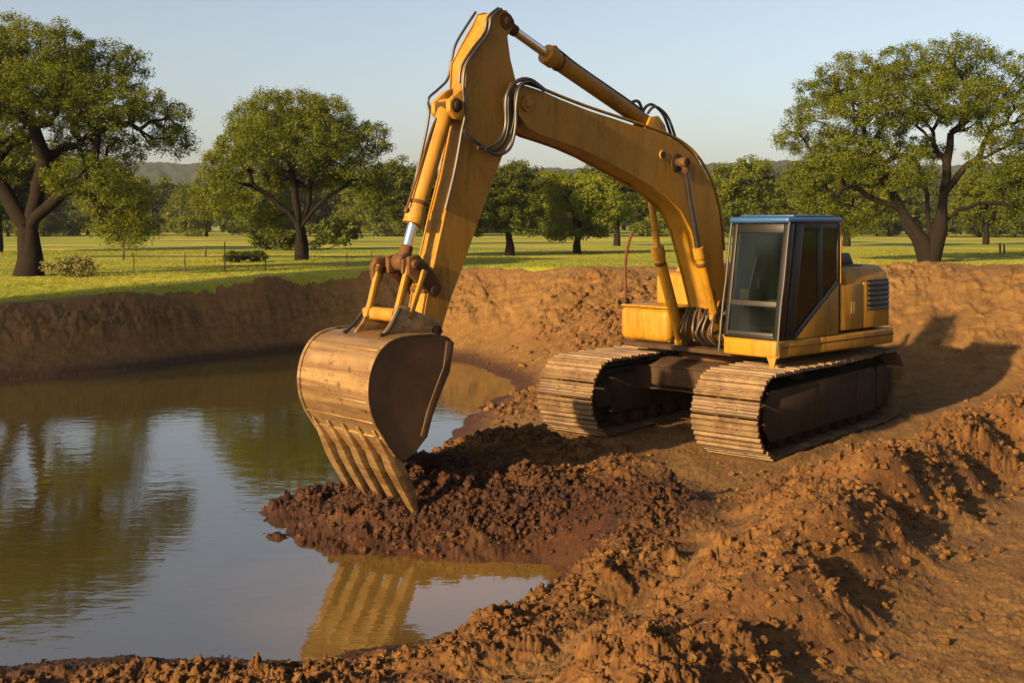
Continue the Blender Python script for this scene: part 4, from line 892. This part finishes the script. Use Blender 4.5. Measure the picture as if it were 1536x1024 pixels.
for i0 in (17, 28, 33, 38):
    q = Vector(bs[i0]); t = (Vector(bs[i0 + 1]) - Vector(bs[i0 - 1])).normalized(); nn = Vector((-t.y, t.x))
    MB().prism([tuple(q - t * .012 + nn * -.002), tuple(q + t * .012 + nn * -.002), tuple(q + t * .008 + nn * .012), tuple(q - t * .008 + nn * .012)], B0 + .036, B1 - .036).build('weld_seam', M['bucket'], bucket, .003, 1, 40)
FE = [(5.08, 1.44), (5.13, 1.18), (5.24, .98), (5.33, .80), (5.40, .60), (5.47, .63), (5.40, .84), (5.31, 1.03), (5.21, 1.22), (5.17, 1.46)]
for l0, l1 in ((B1 - .008, B1 + .002), (B0 - .002, B0 + .008)): MB().prism(FE, l0, l1).build('edge_plate', M['bucket_side'], bucket, .006)
MB().prism([(5.80, .565), (5.745, .475), (5.70, .44), (5.67, .465), (5.71, .51), (5.765, .59)], B0 + .035, B1 - .035).build('lip', M['bucket'], bucket, .006)
for k in range(5):
    l = B0 + .085 + k * (B1 - B0 - .17) / 4; pts = [(5.93, .735), (5.865, .64), (5.79, .535), (5.70, .40), (5.61, .25), (5.53, .10), (5.475, -.03), (5.455, -.11)]; wds = [.016, .030, .046, .060, .056, .048, .038, .024]; ths = [.004, .016, .034, .060, .062, .050, .032, .014]
    vs = []
    for i, (q, w_, t_) in enumerate(zip(pts, wds, ths)):
        a, b = Vector(pts[max(i - 1, 0)]), Vector(pts[min(i + 1, 7)]); t = (b - a).normalized(); nn = Vector((-t.y, t.x)); q = Vector(q) + nn * .012
        for s1, s2 in ((-1, -1), (1, -1), (1, 1), (-1, 1)): r_ = q + nn * t_ * s2; vs.append((r_.x, l + w_ * s1, r_.y))
    fs = [(0, 1, 2, 3), (31, 30, 29, 28)] + [(i * 4 + k_, i * 4 + (k_ + 1) % 4, i * 4 + 4 + (k_ + 1) % 4, i * 4 + 4 + k_) for i in range(7) for k_ in range(4)]
    MB().add(vs, fs).build('tooth', M['bucket'], bucket, .012, 2, 40)
ear = [(4.98, 1.50), (5.02, 1.62), (5.14, 1.66), (5.30, 1.72), (5.42, 1.78), (5.52, 1.77), (5.60, 1.62), (5.70, 1.515), (5.6, 1.50), (5.2, 1.48)]
eo = MB()
for l in (a1_ + .06, a0_ - .10): eo.prism(ear, l, l + .035)
eo.build('bucket_ear', M['bucket'], bucket, .008)
MB().cyl_y(5.50, 1.69, a0_ - .16, a1_ + .055, .062).build('link_pin', M['yellow_worn'], bucket, .01)
MB().tube(spline([(5.50, a1_ + .10, 1.76), (5.58, a1_ + .11, 1.64), (5.66, a1_ + .11, 1.54), (5.73, a1_ + .11, 1.53)], 4), .018, 8).tube(spline([(5.50, a0_ - .14, 1.76), (5.60, a0_ - .15, 1.64), (5.70, a0_ - .15, 1.55), (5.76, a0_ - .15, 1.52)], 4), .018, 8).build('ear_edge', M['frame_grey'], bucket)

# hoses
def hose(pts, r=.017, mat='rubber'): MB().tube(spline(pts, 5), r, 8).build('hydraulic_hose', M[mat], EX)
q = lambda l, ps: [(a, l, b) for a, b in ps]
hose(q(.275, [(3.62, 3.90), (3.77, 3.97), (3.91, 3.985), (4.05, 3.92), (4.11, 3.77), (4.11, 3.52), (4.18, 3.32), (4.33, 3.24), (4.51, 3.30), (4.64, 3.36), (4.70, 3.42)]), .018)
hose(q(.30, [(3.68, 3.90), (3.84, 3.98), (4.05, 3.93), (4.17, 3.78), (4.18, 3.49), (4.27, 3.34), (4.42, 3.27), (4.55, 3.26)]), .018)
hose(q(.315, [(3.66, 3.88), (3.86, 3.955), (4.00, 3.89), (4.05, 3.72), (4.06, 3.50), (4.13, 3.28), (4.30, 3.20), (4.47, 3.25)]), .016)
hose(q(.25, [(3.72, 3.93), (3.90, 3.94), (3.99, 3.82), (4.0, 3.60), (4.05, 3.42)]), .020)
hose(q(.228, [(4.17, 4.66), (4.30, 4.56), (4.35, 4.40), (4.51, 4.22), (4.64, 4.04), (4.67, 3.85), (4.66, 3.72), (4.65, 3.56), (4.69, 3.40), (4.77, 3.05), (4.89, 2.66)]), .016)
hose(q(.205, [(4.19, 4.67), (4.33, 4.56), (4.38, 4.40), (4.54, 4.22), (4.67, 4.04), (4.70, 3.88)]), .014)
hose(q(-.07, [(4.25, 4.66), (4.50, 4.33), (4.57, 4.13), (4.62, 3.95), (4.74, 3.84), (4.86, 3.74), (4.85, 3.62), (4.89, 3.41), (5.00, 3.02), (5.12, 2.60)]), .014)
hose(q(.12, [(2.16, 3.80), (2.10, 3.88), (1.97, 3.91), (1.89, 3.80)]), .018)
hose(q(.10, [(1.88, 3.78), (1.80, 3.87), (1.68, 3.89), (1.5, 3.79), (1.36, 3.56)]), .018)
hose(q(.15, [(1.84, 3.78), (1.76, 3.85), (1.66, 3.86), (1.48, 3.76), (1.34, 3.53)]), .016)
g = random.Random(9)
for k in range(9):
    l = -.06 + k * .07; f = .92 + g.uniform(-.04, .05)
    hose([(.62, l, 1.36 + g.uniform(-.05, .1)), (.80, l + g.uniform(-.03, .03), 1.50), (f, l + g.uniform(-.04, .04), 1.42), (f + .06, l + g.uniform(-.04, .04), 1.22), (f - .10, l, 1.08), (.55, l, 1.10)], .018, 'rubber' if k % 3 else 'rust')

# ------------------------------------------------------------------ evening air
hz = NT('evening_haze'); hz.t.nodes.remove(hz.p); pv = hz.n('ShaderNodeVolumePrincipled')
pv.inputs['Color'].default_value = (.66, .76, .95, 1); pv.inputs['Density'].default_value = .00016; pv.inputs['Anisotropy'].default_value = .2
hz.l(pv.outputs[0], hz.out.inputs['Volume'])
tag(MB().box(-1700, 1700, -1700, 1700, -8, 85).build('haze', hz.m, smooth=0), 'thin pale evening haze hanging over the far trees and hills', 'haze', kind='stuff')
